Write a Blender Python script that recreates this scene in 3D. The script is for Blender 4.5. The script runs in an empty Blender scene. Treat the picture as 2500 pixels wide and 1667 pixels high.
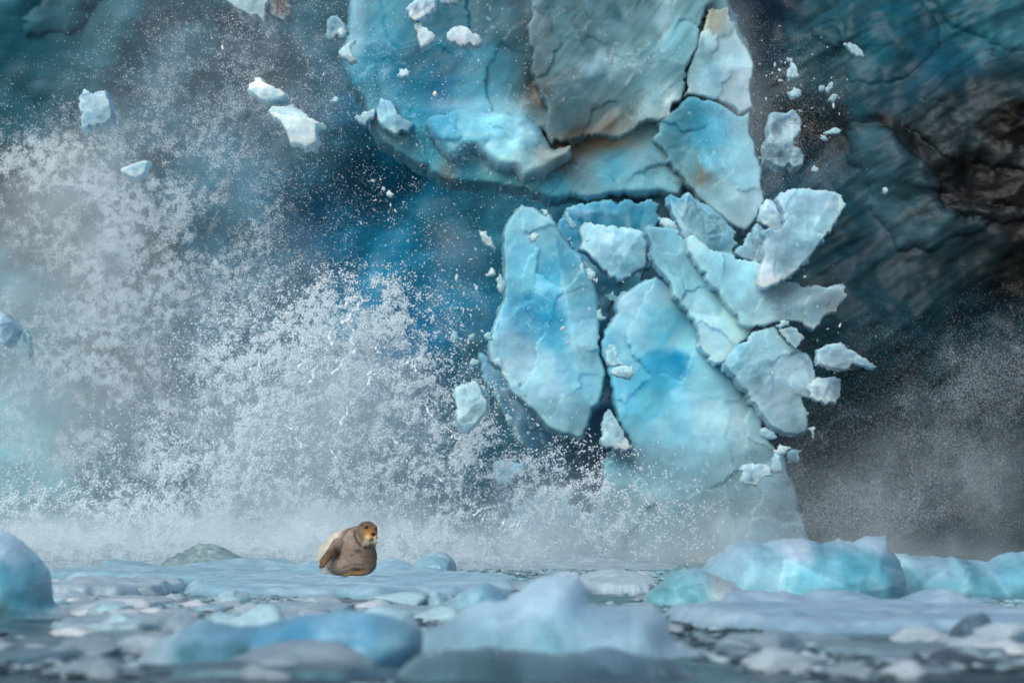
import bpy, bmesh, math, random
import numpy as np
from mathutils import Vector, geometry, Matrix
from math import radians as R

# ------------------------------------------------------------------ camera, sky, sun, exposure
SC = bpy.context.scene
COL = SC.collection
F, CX, HY, CH = 10417.0, 1250.0, 1279.0, 1.0      # focal length in photo pixels, centre column, horizon row, camera height
cam_d = bpy.data.cameras.new('camera'); cam = bpy.data.objects.new('camera', cam_d); COL.objects.link(cam)
cam.location = (0, 0, CH); cam.rotation_euler = (R(90), 0, 0)
cam_d.lens = 150; cam_d.sensor_width = 36; cam_d.shift_y = (HY-833.5)/2500
cam_d.clip_start = 0.5; cam_d.clip_end = 2000
cam_d.dof.use_dof = True; cam_d.dof.focus_distance = 84; cam_d.dof.aperture_fstop = 2.0
SC.camera = cam
W = bpy.data.worlds.new('World'); SC.world = W; W.use_nodes = True
wn = W.node_tree; wn.nodes.clear()
sky = wn.nodes.new('ShaderNodeTexSky'); sky.sky_type = 'NISHITA'; sky.sun_disc = False
SUN_EL, SUN_AZ = R(33), R(203)                     # azimuth clockwise from +Y: behind the camera, a little to the left
sky.sun_elevation = SUN_EL; sky.sun_rotation = SUN_AZ; sky.air_density = 1.0; sky.dust_density = 1.5; sky.ozone_density = 0.6
bg = wn.nodes.new('ShaderNodeBackground'); bg.inputs[1].default_value = 0.11
wo = wn.nodes.new('ShaderNodeOutputWorld')
wn.links.new(sky.outputs[0], bg.inputs[0]); wn.links.new(bg.outputs[0], wo.inputs[0])
sun_d = bpy.data.lights.new('sun', 'SUN'); sun_d.energy = 2.1; sun_d.angle = R(32); sun_d.color = (1, 0.99, 0.95)
sun = bpy.data.objects.new('sun', sun_d); COL.objects.link(sun)
sdir = Vector((math.sin(SUN_AZ)*math.cos(SUN_EL), math.cos(SUN_AZ)*math.cos(SUN_EL), math.sin(SUN_EL)))
sun.rotation_euler = sdir.to_track_quat('Z', 'Y').to_euler(); sun.location = (0, 0, 60)
SC.view_settings.view_transform = 'Standard'; SC.view_settings.look = 'None'
SC.view_settings.exposure = 0.15; SC.view_settings.gamma = 1.0; SC.view_settings.use_curve_mapping = False
cy = SC.cycles
cy.max_bounces = 6; cy.diffuse_bounces = 3; cy.glossy_bounces = 2; cy.transmission_bounces = 2; cy.volume_bounces = 3
cy.volume_step_rate = 2.0; cy.volume_max_steps = 128; cy.sample_clamp_indirect = 4

# ------------------------------------------------------------------ helpers
rng = np.random.default_rng(7)
_perm = rng.permutation(256); _perm = np.concatenate([_perm, _perm]).astype(np.int64)
_g = rng.normal(size=(256, 3)); _g /= np.linalg.norm(_g, axis=1)[:, None]
def gn(x, y, z=0.0):
    x, y, z = np.broadcast_arrays(np.asarray(x, float), np.asarray(y, float), np.asarray(z, float))
    xi, yi, zi = np.floor(x), np.floor(y), np.floor(z)
    fx, fy, fz = x-xi, y-yi, z-zi
    xi, yi, zi = xi.astype(np.int64) & 255, yi.astype(np.int64) & 255, zi.astype(np.int64) & 255
    u, v, w = [f*f*f*(f*(f*6-15)+10) for f in (fx, fy, fz)]
    out = 0
    for dx in (0, 1):
        wx = u if dx else 1-u
        for dy in (0, 1):
            wy = v if dy else 1-v
            for dz in (0, 1):
                wz = w if dz else 1-w
                g = _g[_perm[(_perm[(_perm[(xi+dx) & 255]+yi+dy) & 255]+zi+dz) & 255]]
                out = out + wx*wy*wz*(g[..., 0]*(fx-dx)+g[..., 1]*(fy-dy)+g[..., 2]*(fz-dz))
    return out*1.6
def fbm(x, y, z=0.0, o=4, lac=2.03, gain=0.5):
    s, a, f = 0, 1.0, 1.0
    for i in range(o):
        s = s + a*gn(np.asarray(x)*f+i*17.3, np.asarray(y)*f+i*5.1, np.asarray(z)*f+i*9.7); a *= gain; f *= lac
    return s
def ridge(x, y, z=0.0, o=3):
    s, a, f = 0, 1.0, 1.0
    for i in range(o):
        s = s + a*(1-2*np.abs(gn(np.asarray(x)*f+i*7.7, np.asarray(y)*f+i*3.3, np.asarray(z)*f))); a *= .5; f *= 2.1
    return s
def lin(h):
    h = h.lstrip('#'); c = np.array([int(h[i:i+2], 16)/255 for i in (0, 2, 4)])
    return np.where(c < .04045, c/12.92, ((c+.055)/1.055)**2.4)
def sstep(a, b, x):
    t = np.clip((x-a)/(b-a), 0, 1); return t*t*(3-2*t)
def at(px, py, D):                                 # the point seen at a photo pixel, D metres away
    return (px-CX)/F*D, D, CH+(HY-py)/F*D
def shep(u, v, cps, warp=30, wl=120, seed=0, power=3.0):
    wu = u + warp*fbm(u/wl, v/wl, seed+.5, 4); wv = v + warp*fbm(u/wl+31, v/wl+9, seed+.5, 4)
    num = np.zeros((u.size, 3)); den = np.zeros(u.size)
    for x, y, c in cps:
        w = 1/(((wu-x)**2+(wv-y)**2+60)**(power/2)); num += w[:, None]*lin(c)[None]; den += w
    return num/den[:, None]
def tag(o, label=None, cat=None, group=None, kind=None):
    if label: o['label'] = label
    if cat: o['category'] = cat
    if group: o['group'] = group
    if kind: o['kind'] = kind
    return o
def empty(name, loc):
    o = bpy.data.objects.new(name, None); COL.objects.link(o); o.location = loc; o.empty_display_size = .2; return o
def mesh_obj(name, V, faces, m, cols=None, parent=None, origin=None, smooth=True, quads=False):
    V = np.asarray(V, float); me = bpy.data.meshes.new(name)
    org = np.zeros(3) if origin is None else np.asarray(origin, float)
    faces = np.asarray(faces)
    me.vertices.add(len(V)); me.vertices.foreach_set('co', (V-org).astype(np.float32).ravel())
    k = faces.shape[1]
    me.loops.add(faces.size); me.loops.foreach_set('vertex_index', faces.astype(np.int32).ravel())
    me.polygons.add(len(faces)); me.polygons.foreach_set('loop_start', np.arange(0, faces.size, k, dtype=np.int32))
    me.update(calc_edges=True); me.validate()
    if smooth: me.polygons.foreach_set('use_smooth', np.ones(len(me.polygons), bool))
    if cols is not None:
        a = me.color_attributes.new('col', 'FLOAT_COLOR', 'POINT')
        c = np.ones((len(V), 4), np.float32); cols = np.array(cols, float)
        if m.name != 'seal_fur': cols[:, 2] = np.where(cols[:, 2] > cols[:, 1], cols[:, 1]+.78*(cols[:, 2]-cols[:, 1]), cols[:, 2]); cols[:, 0] *= .88
        c[:, :3] = np.clip(cols, .002, .92); a.data.foreach_set('color', c.ravel())
    me.materials.append(m)
    o = bpy.data.objects.new(name, me); COL.objects.link(o)
    if parent is not None:
        o.parent = parent; o.location = Vector(org)-parent.location
    else: o.location = Vector(org)
    return o

# ------------------------------------------------------------------ materials
def mat(name, colour=None, rough=.4, bump=.3, bscale=5, bdist=.05, attr=True, sss=0, vary=.18, spec=.5, streak=None, coat=0):
    m = bpy.data.materials.new(name); m.use_nodes = True; nt = m.node_tree; N, L = nt.nodes, nt.links
    b = N['Principled BSDF']; tc = N.new('ShaderNodeTexCoord')
    n1 = N.new('ShaderNodeTexNoise'); n1.inputs['Scale'].default_value = bscale; n1.inputs['Detail'].default_value = 8; n1.inputs['Roughness'].default_value = .62
    if streak:
        mp = N.new('ShaderNodeMapping'); mp.inputs['Rotation'].default_value = (0, R(streak[0]), 0); mp.inputs['Scale'].default_value = streak[1]
        L.new(tc.outputs['Object'], mp.inputs[0]); L.new(mp.outputs[0], n1.inputs[0])
    else: L.new(tc.outputs['Object'], n1.inputs[0])
    mr = N.new('ShaderNodeMapRange'); mr.inputs[1].default_value = .3; mr.inputs[2].default_value = .7
    mr.inputs[3].default_value = 1-vary; mr.inputs[4].default_value = 1+vary; L.new(n1.outputs[0], mr.inputs[0])
    mx = N.new('ShaderNodeVectorMath'); mx.operation = 'SCALE'; L.new(mr.outputs[0], mx.inputs['Scale'])
    if attr:
        at_ = N.new('ShaderNodeAttribute'); at_.attribute_name = 'col'; L.new(at_.outputs['Color'], mx.inputs[0])
    else: mx.inputs[0].default_value = colour
    L.new(mx.outputs[0], b.inputs['Base Color'])
    b.inputs['Roughness'].default_value = rough; b.inputs['Specular IOR Level'].default_value = spec; b.inputs['IOR'].default_value = 1.31
    if sss:
        b.inputs['Subsurface Weight'].default_value = sss; b.inputs['Subsurface Radius'].default_value = (.25, .6, 1.0); b.inputs['Subsurface Scale'].default_value = .9
    if coat: b.inputs['Coat Weight'].default_value = coat; b.inputs['Coat Roughness'].default_value = .15
    bp = N.new('ShaderNodeBump'); bp.inputs['Strength'].default_value = bump; bp.inputs['Distance'].default_value = bdist
    L.new(n1.outputs[0], bp.inputs['Height']); L.new(bp.outputs[0], b.inputs['Normal'])
    return m
M_WALL = mat('glacier_ice', rough=.5, bump=.2, bscale=1.6, bdist=.08, vary=.2, streak=(-32, (.22, 1, 2.6)))
M_ICE = mat('fractured_ice', rough=.34, bump=.28, bscale=1.6, bdist=.06, vary=.12, sss=.8)
M_BLOCK = mat('layered_ice', rough=.36, bump=.28, bscale=1.2, bdist=.08, vary=.14, sss=.6, streak=(-50, (.6, 1, 1.5)))
M_FLOE = mat('floe_ice', rough=.4, bump=.45, bscale=3.5, bdist=.05, vary=.14, sss=.35)
M_CHIP = mat('ice_chip', colour=(.62, .7, .78), attr=False, rough=.4, bump=.3, bscale=9, bdist=.02, vary=.15)
M_BRASH = mat('brash_ice', rough=.45, bump=.35, bscale=7, bdist=.02, vary=.2)

# ------------------------------------------------------------------ outline -> solid lump of ice
def O_(ox, oy, s):
    return lambda *p: [(ox+p[i]*s, oy+p[i+1]*s) for i in range(0, len(p), 2)]
Bc, Cc, Dc = O_(0, 0, .3827), O_(800, 0, .3827), O_(1650, 0, .3827)
Ec, Fc, Gc, Hc = O_(1050, 450, .3189), O_(1500, 450, .3189), O_(1050, 850, .3189), O_(1650, 800, .3614)
Ic, Ac, Fb, Fr = O_(0, 550, .2976), O_(0, 1250, .3614), O_(800, 1250, .3614), O_(1600, 1250, .3827)
def jag_outline(P, step, jag, r):
    P = np.array(P, float); out = []
    n = len(P)
    for i in range(n):
        a, b = P[i], P[(i+1) % n]; L = np.hypot(*(b-a)); k = max(1, int(round(L/step)))
        pts = [a, b]
        while len(pts)-1 < k:                      # midpoint displacement
            new = []
            for p, q in zip(pts[:-1], pts[1:]):
                d = q-p; l = np.hypot(*d)+1e-9; nrm = np.array([-d[1], d[0]])/l
                new += [p, (p+q)/2+nrm*np.clip(r.normal(), -1.8, 1.8)*min(l, 42)*jag]
            pts = new+[pts[-1]]
        out += pts[:-1]
    return np.array(out)
def inside(px, py, P):
    c = np.zeros(px.shape, bool); n = len(P); j = n-1
    for i in range(n):
        yi, yj = P[i, 1], P[j, 1]
        if yi != yj:
            m = ((yi > py) != (yj > py)) & (px < (P[j, 0]-P[i, 0])*(py-yi)/(yj-yi)+P[i, 0]); c ^= m
        j = i
    return c
def edge_dist(px, py, P, closed=True):
    d = np.full(px.shape, 1e9); n = len(P)
    for i in range(n if closed else n-1):
        a, b = P[i], P[(i+1) % n]; ab = b-a; L2 = ab@ab+1e-9
        t = np.clip(((px-a[0])*ab[0]+(py-a[1])*ab[1])/L2, 0, 1)
        d = np.minimum(d, np.hypot(px-a[0]-t*ab[0], py-a[1]-t*ab[1]))
    return d
def lump(name, outline, D, T, cols, seed=0, step=None, jag=.16, m=None, parent=None, label=None, cat=None, group=None,
         facets=9, rough=.10, rim=.045, fk=1.0, dk=1.0, streak=None, ft=.20, soft=0, back=.6, base=None, mottle=.14, frost=.3, warp=26, gain=1.18, blue=None, lean=0.0, fs=.9, tmin=0, grow=0, cells=None):
    """a closed solid: outline given in photo pixels at distance D, T metres thick at the front, faceted like a fracture.
    base = photo row of the water line for things that float: below it the outline is not an edge"""
    r = np.random.default_rng(seed+1000); rr = random.Random(seed)
    P0 = np.array(outline, float)
    if base is None: T, back, rim = T*.6, back*1.4, rim*1.2
    if grow:
        ar = .5*np.sum(P0[:, 0]*np.roll(P0[:, 1], -1)-np.roll(P0[:, 0], -1)*P0[:, 1]); t_ = np.roll(P0, -1, 0)-np.roll(P0, 1, 0); t_ /= np.linalg.norm(t_, axis=1)[:, None]+1e-9
        P0 = P0+np.stack([t_[:, 1], -t_[:, 0]], 1)*grow*(1 if ar > 0 else -1)
    ext = P0.max(0)-P0.min(0)
    if step is None: step = float(np.clip(math.sqrt(ext[0]*ext[1])/52, 2.0, 6))
    elif base is None: step *= .85
    P = jag_outline(P0, step*1.3, jag, r)
    x0, y0 = P.min(0); x1, y1 = P.max(0)
    gx, gy = np.meshgrid(np.arange(x0, x1, step), np.arange(y0, y1, step*.87))
    gx = gx+(np.arange(gx.shape[0]) % 2)[:, None]*step/2
    gx = (gx+r.uniform(-.25, .25, gx.shape)*step).ravel(); gy = (gy+r.uniform(-.25, .25, gy.shape)*step).ravel()
    k = inside(gx, gy, P); gx, gy = gx[k], gy[k]
    k = edge_dist(gx, gy, P) > step*.55; gx, gy = gx[k], gy[k]
    n = len(P)
    allp = np.concatenate([P, np.stack([gx, gy], 1)])
    vs, es, fs_, ov, oe, of = geometry.delaunay_2d_cdt([Vector(p) for p in allp/100], [(i, (i+1) % n) for i in range(n)], [], 1, 1e-6)
    Q = np.array([v[:] for v in vs])*100; T_ = np.array([f for f in fs_ if len(f) == 3])
    c2 = Q[T_].mean(1); T_ = T_[inside(c2[:, 0], c2[:, 1], P)]
    used = np.unique(T_); remap = -np.ones(len(Q), int); remap[used] = np.arange(len(used)); Q = Q[used]; T_ = remap[T_]
    # orientation: make all the same
    a, b, c = Q[T_[:, 0]], Q[T_[:, 1]], Q[T_[:, 2]]
    cr = (b[:, 0]-a[:, 0])*(c[:, 1]-a[:, 1])-(b[:, 1]-a[:, 1])*(c[:, 0]-a[:, 0]); T_[cr < 0] = T_[cr < 0][:, ::-1]
    x, y = Q[:, 0], Q[:, 1]
    if base is None: d = edge_dist(x, y, P)
    else:
        top = P0[P0[:, 1] < base-2]
        keep = [i for i in range(n) if P[i, 1] < base+3 or P[(i+1) % n, 1] < base+3]
        d = np.full(x.shape, 1e9)
        for i in keep:
            A_, B_ = P[i], P[(i+1) % n]
            d = np.minimum(d, edge_dist(x, y, np.array([A_, B_]), closed=False))
    dfull = edge_dist(x, y, P)
    mpp = D/F; dm = d*mpp
    if base is None:                               # bevel follows the plain outline, so the jagged rim throws no ribs
        d0 = np.where(inside(x, y, P0), edge_dist(x, y, P0), 0); sm_ = step*1.5
        dm = np.minimum(dfull*2.2, .25*dfull+.75*d0+sm_*.3)*mpp
    w = max(rim*T, 1e-3); t = np.clip(dm/w, 0, 1); prof = np.sqrt(np.clip(1-(1-t)**2, 0, 1))
    cx, cy = (x0+x1)/2, (y0+y1)/2; rx, ry = max(x1-x0, 1)/2, max(y1-y0, 1)/2
    U, Vv = (x-cx)/rx, (y-cy)/ry
    dome = np.full(x.shape, 9.0); dome2 = dome.copy(); fid = np.zeros(x.shape, int)
    fy = [0.0]
    for i in range(facets):
        s = r.uniform(-.9, .9, 2); fy.append(s[1]); e = r.uniform(-.04, .04); tilt = r.uniform(-.30, .30, 2)*fs*fk
        pl = fs*(1-.26*dk*(s@s)) + (-.5*dk*fs*s[0]+tilt[0])*(U-s[0]) + (-.5*dk*fs*s[1]+tilt[1])*(Vv-s[1]) + e
        fid = np.where(pl < dome, i+1, fid); dome2 = np.where(pl < dome, dome, np.minimum(dome2, pl)); dome = np.minimum(dome, pl)
    if facets == 0: dome = 1-.25*(U**2+Vv**2)
    dome = np.clip(dome, .2, 1.2)
    sc = math.sqrt(rx*ry)
    nz = fbm(x/sc*1.3+seed*3.1, y/sc*1.3, seed*.7, 5, gain=.38)
    rd = ridge(x/sc*2.6+seed, y/sc*2.6, seed*1.3, 3)
    front = T*(prof*(.45+.55*dome)+rough*.42*prof*nz+rough*.10*prof*(rd-1)) + lean*T*np.clip((y-y0)/(y1-y0), 0, 1)*np.clip(dm/w, 0, 1)
    if cells is None: cells = 0 if T < .75 else int(np.clip(rx*ry/1900, 4, 26))
    celt = 0
    if cells:                                      # conchoidal fracture steps
        sx, sy = r.uniform(x0, x1, cells), r.uniform(y0, y1, cells); hk = r.uniform(-.5, .5, cells); gk = r.uniform(-1, 1, (cells, 2)); tk = r.uniform(-1, 1, cells); wk = rx*ry/cells*4*r.random(cells)**2
        wx, wy = x+sc*.10*fbm(x/sc*3+seed, y/sc*3, 5.5, 3), y+sc*.10*fbm(x/sc*3+7, y/sc*3, seed+.5, 3)
        best = np.full(x.shape, 1e18); nid = np.zeros(x.shape, int)
        for i in range(cells):
            dd = (wx-sx[i])**2*1.0+(wy-sy[i])**2*.6-wk[i]; m__ = dd < best; nid[m__] = i; best[m__] = dd[m__]
        am = min(.26, .09*T); front = front+prof*(.5*am*hk[nid]+.22*mpp*(gk[nid, 0]*(x-sx[nid])+gk[nid, 1]*(y-sy[nid])).clip(-1.2*am/mpp, 1.2*am/mpp)); celt = tk[nid]
    if soft:                                       # worn smooth by the water
        e0 = np.concatenate([T_[:, 0], T_[:, 1], T_[:, 2]]); e1 = np.concatenate([T_[:, 1], T_[:, 2], T_[:, 0]]); cnt = np.bincount(e0, minlength=len(x))+np.bincount(e1, minlength=len(x))
        fix = dfull < 1e-3
        for _ in range(soft):
            f2 = (np.bincount(e0, front[e1], len(x))+np.bincount(e1, front[e0], len(x)))/np.maximum(cnt, 1); front = np.where(fix, front, f2)
    front = np.where(dfull < 1e-3, 0 if base is None else front, front); front = np.maximum(front, tmin)
    bk = T*back*(np.sqrt(np.clip(1-(1-np.clip(dfull*mpp/w, 0, 1))**2, 0, 1))*(.8+.2*nz))
    isb = dfull < 1e-3
    if base is not None: isb = dfull < 1e-3; front = np.where(isb & (y < base), 0, front)
    X, Y, Z = at(x, y, D)
    Vf = np.stack([X, D-front, Z], 1)
    idx = np.arange(len(x)); binx = np.where(isb & (front <= 1e-6), idx, -1)
    nb = (binx < 0); bmap = idx.copy(); bmap[nb] = len(x)+np.arange(nb.sum())
    Vb = np.stack([X, D+bk, Z], 1)[nb]
    # clamp back of rim verts
    V = np.concatenate([Vf, Vb]); Fc_ = np.concatenate([T_, bmap[T_][:, ::-1]])
    # close a base edge whose front and back verts differ
    if base is not None:
        ecount = {}
        for tri in T_:
            for i in range(3):
                e = (tri[i], tri[(i+1) % 3]); ecount[e] = 1
        extra = []
        for (p, q) in ecount:
            if (q, p) not in ecount and (nb[p] or nb[q]):
                extra.append((q, p, bmap[p])); 
                if nb[q]: extra.append((q, bmap[p], bmap[q]))
        extra = [e for e in extra if len(set(e)) == 3]
        if extra: Fc_ = np.concatenate([Fc_, np.array(extra)])
    if isinstance(cols, str): cc = np.repeat(lin(cols)[None], len(x), 0)
    else: cc = shep(x, y, cols, warp, 110, seed, 3.2)
    mot = fbm(x/sc*2.3+9+seed, y/sc*2.3, seed*.3+4, 5)
    cc = cc*(1+mottle*1.6*mot)[:, None]
    if streak:                                     # layers of the old ice
        ca_, sa_ = math.cos(R(streak[0])), math.sin(R(streak[0])); p1, p2 = x*ca_-y*sa_, x*sa_+y*ca_; p2 = p2+14*fbm(x/150, y/150, 3.1, 3)
        st = fbm(p1/170, p2/13, seed, 4); cc = cc*(1+streak[1]*st*(.4+.6*sstep(-.3, .4, fbm(x/140, y/140, 8.8, 3))))[:, None]
        cc = cc*(1-.45*np.exp(-(fbm(p1/260, p2/60, seed+4, 3)/.022)**2)*sstep(-.1, .3, fbm(x/160, y/160, 1.8, 2)))[:, None]
    vein = np.exp(-(fbm(x/95+seed, y/95, seed*.37, 4)/.016)**2)*sstep(0, .35, fbm(x/130, y/130+seed, 2.2, 2)); cc = cc+(np.array([.55, .66, .74])[None]-cc)*(.40*vein)[:, None]
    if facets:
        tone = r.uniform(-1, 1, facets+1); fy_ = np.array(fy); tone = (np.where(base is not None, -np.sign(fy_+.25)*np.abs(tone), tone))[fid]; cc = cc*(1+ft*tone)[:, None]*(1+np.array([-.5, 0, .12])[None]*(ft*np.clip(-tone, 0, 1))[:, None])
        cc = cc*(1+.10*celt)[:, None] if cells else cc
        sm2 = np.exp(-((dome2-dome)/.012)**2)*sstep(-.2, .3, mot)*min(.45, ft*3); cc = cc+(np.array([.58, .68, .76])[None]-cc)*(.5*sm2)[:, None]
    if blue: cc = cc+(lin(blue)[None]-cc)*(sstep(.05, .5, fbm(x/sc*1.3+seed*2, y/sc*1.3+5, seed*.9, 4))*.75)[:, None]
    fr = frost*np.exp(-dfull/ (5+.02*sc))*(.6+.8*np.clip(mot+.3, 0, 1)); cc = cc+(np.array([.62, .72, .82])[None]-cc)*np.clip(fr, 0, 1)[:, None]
    cc *= gain
    CCc = np.concatenate([cc, cc[nb]])
    org = (at(cx, cy, D)[0], D, at(cx, cy, D)[2]) if base is None else (at(cx, cy, D)[0], D, 0)
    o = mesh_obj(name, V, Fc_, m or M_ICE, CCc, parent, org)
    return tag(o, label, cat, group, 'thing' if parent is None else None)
#@@STRUCT
# ------------------------------------------------------------------ the sea
def spaced(stops):                                 # [(start, stop, step), ...] -> one array
    return np.unique(np.round(np.concatenate([np.arange(a, b, s) for a, b, s in stops]), 4))
def build_water():
    ys = spaced([(8, 24, 1), (24, 60, .12), (60, 100, .25), (100, 170, 1.0), (170, 400, 20)])
    xs = spaced([(-120, -14, 4), (-14, 14, .14), (14, 121, 4)])
    X, Y = np.meshgrid(xs, ys); X = X.ravel(); Y = Y.ravel()
    Z = .030*fbm(X*.8, Y*.55, 1.1, 3)+.014*fbm(X*3.1, Y*2.4, 5.1, 3)-.01
    Z = Z*sstep(14, 26, Y)
    sl = sstep(-.05, .5, fbm(X*.35, Y*.12, 7.7, 4))*.5+.5*sstep(0, .6, fbm(X*1.6, Y*.8, 3.7, 3))
    c = lin('#2a3f44')[None]*(1-sl[:, None])+lin('#8ea2ac')[None]*sl[:, None]*.9
    c = c*(.45+.55*sstep(26, 44, Y+4*fbm(X*.4, Y*.2, 6.1, 3)))[:, None]      # vignette painted in: the sea colour darkens close to the camera
    nx, ny = len(xs), len(ys); i = np.arange(nx*ny).reshape(ny, nx)
    q = np.stack([i[:-1, :-1].ravel(), i[:-1, 1:].ravel(), i[1:, 1:].ravel(), i[1:, :-1].ravel()], 1)
    m = mat('sea_water', rough=.16, bump=.6, bscale=3.0, bdist=.05, vary=.2, spec=.6)
    m.node_tree.nodes['Principled BSDF'].inputs['IOR'].default_value = 1.33
    o = mesh_obj('water', np.stack([X, Y, Z], 1), q, m, c); tag(o, kind='structure')
    # sea bed far below: keeps the horizon closed
build_water()

# ------------------------------------------------------------------ the glacier front
WALL_D = 150
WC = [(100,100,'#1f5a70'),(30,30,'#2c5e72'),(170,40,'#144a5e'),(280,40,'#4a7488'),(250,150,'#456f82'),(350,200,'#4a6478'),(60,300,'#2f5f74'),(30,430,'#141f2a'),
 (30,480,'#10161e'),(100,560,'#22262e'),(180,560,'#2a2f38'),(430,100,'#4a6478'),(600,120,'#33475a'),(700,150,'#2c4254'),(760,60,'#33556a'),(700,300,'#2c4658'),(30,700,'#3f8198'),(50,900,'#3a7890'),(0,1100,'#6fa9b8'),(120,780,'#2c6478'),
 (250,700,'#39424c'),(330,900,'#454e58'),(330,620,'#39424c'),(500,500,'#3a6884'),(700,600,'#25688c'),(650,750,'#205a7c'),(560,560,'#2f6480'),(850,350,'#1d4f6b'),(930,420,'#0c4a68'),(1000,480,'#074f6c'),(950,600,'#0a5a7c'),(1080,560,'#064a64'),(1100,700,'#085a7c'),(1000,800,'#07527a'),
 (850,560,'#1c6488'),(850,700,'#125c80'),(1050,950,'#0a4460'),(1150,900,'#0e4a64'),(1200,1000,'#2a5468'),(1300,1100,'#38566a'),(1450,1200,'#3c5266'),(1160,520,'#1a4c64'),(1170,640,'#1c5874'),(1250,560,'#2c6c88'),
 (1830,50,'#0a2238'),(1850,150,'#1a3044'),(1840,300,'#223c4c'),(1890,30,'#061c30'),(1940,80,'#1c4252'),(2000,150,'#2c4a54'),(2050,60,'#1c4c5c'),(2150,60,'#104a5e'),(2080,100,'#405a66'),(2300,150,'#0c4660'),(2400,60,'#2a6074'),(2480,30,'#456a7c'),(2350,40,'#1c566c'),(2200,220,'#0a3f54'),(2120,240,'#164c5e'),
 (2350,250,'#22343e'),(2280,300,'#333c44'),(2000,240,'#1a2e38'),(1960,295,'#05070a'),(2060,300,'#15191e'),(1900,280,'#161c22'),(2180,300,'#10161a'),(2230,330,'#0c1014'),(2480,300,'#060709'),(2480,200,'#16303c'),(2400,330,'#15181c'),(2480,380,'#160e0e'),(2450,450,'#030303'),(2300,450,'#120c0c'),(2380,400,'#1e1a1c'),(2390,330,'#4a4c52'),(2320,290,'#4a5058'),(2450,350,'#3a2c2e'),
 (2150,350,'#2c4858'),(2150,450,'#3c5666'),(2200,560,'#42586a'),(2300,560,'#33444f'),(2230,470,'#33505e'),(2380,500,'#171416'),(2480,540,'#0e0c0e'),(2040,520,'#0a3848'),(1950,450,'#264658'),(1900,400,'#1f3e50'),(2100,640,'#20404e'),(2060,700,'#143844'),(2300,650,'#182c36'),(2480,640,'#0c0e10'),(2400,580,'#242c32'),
 (2000,850,'#1c3e4a'),(2200,780,'#173844'),(2200,880,'#1a343e'),(2400,850,'#0e2c3c'),(2480,820,'#08283a'),(2450,950,'#0c2434'),(2100,950,'#223842'),(2000,1100,'#2c363e'),(2300,1100,'#333e46'),(2480,1100,'#222c34'),(2200,1300,'#38424a'),(2450,1300,'#2c363e'),(2050,900,'#0f2e38'),(1900,700,'#1f3e4c')]
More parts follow.
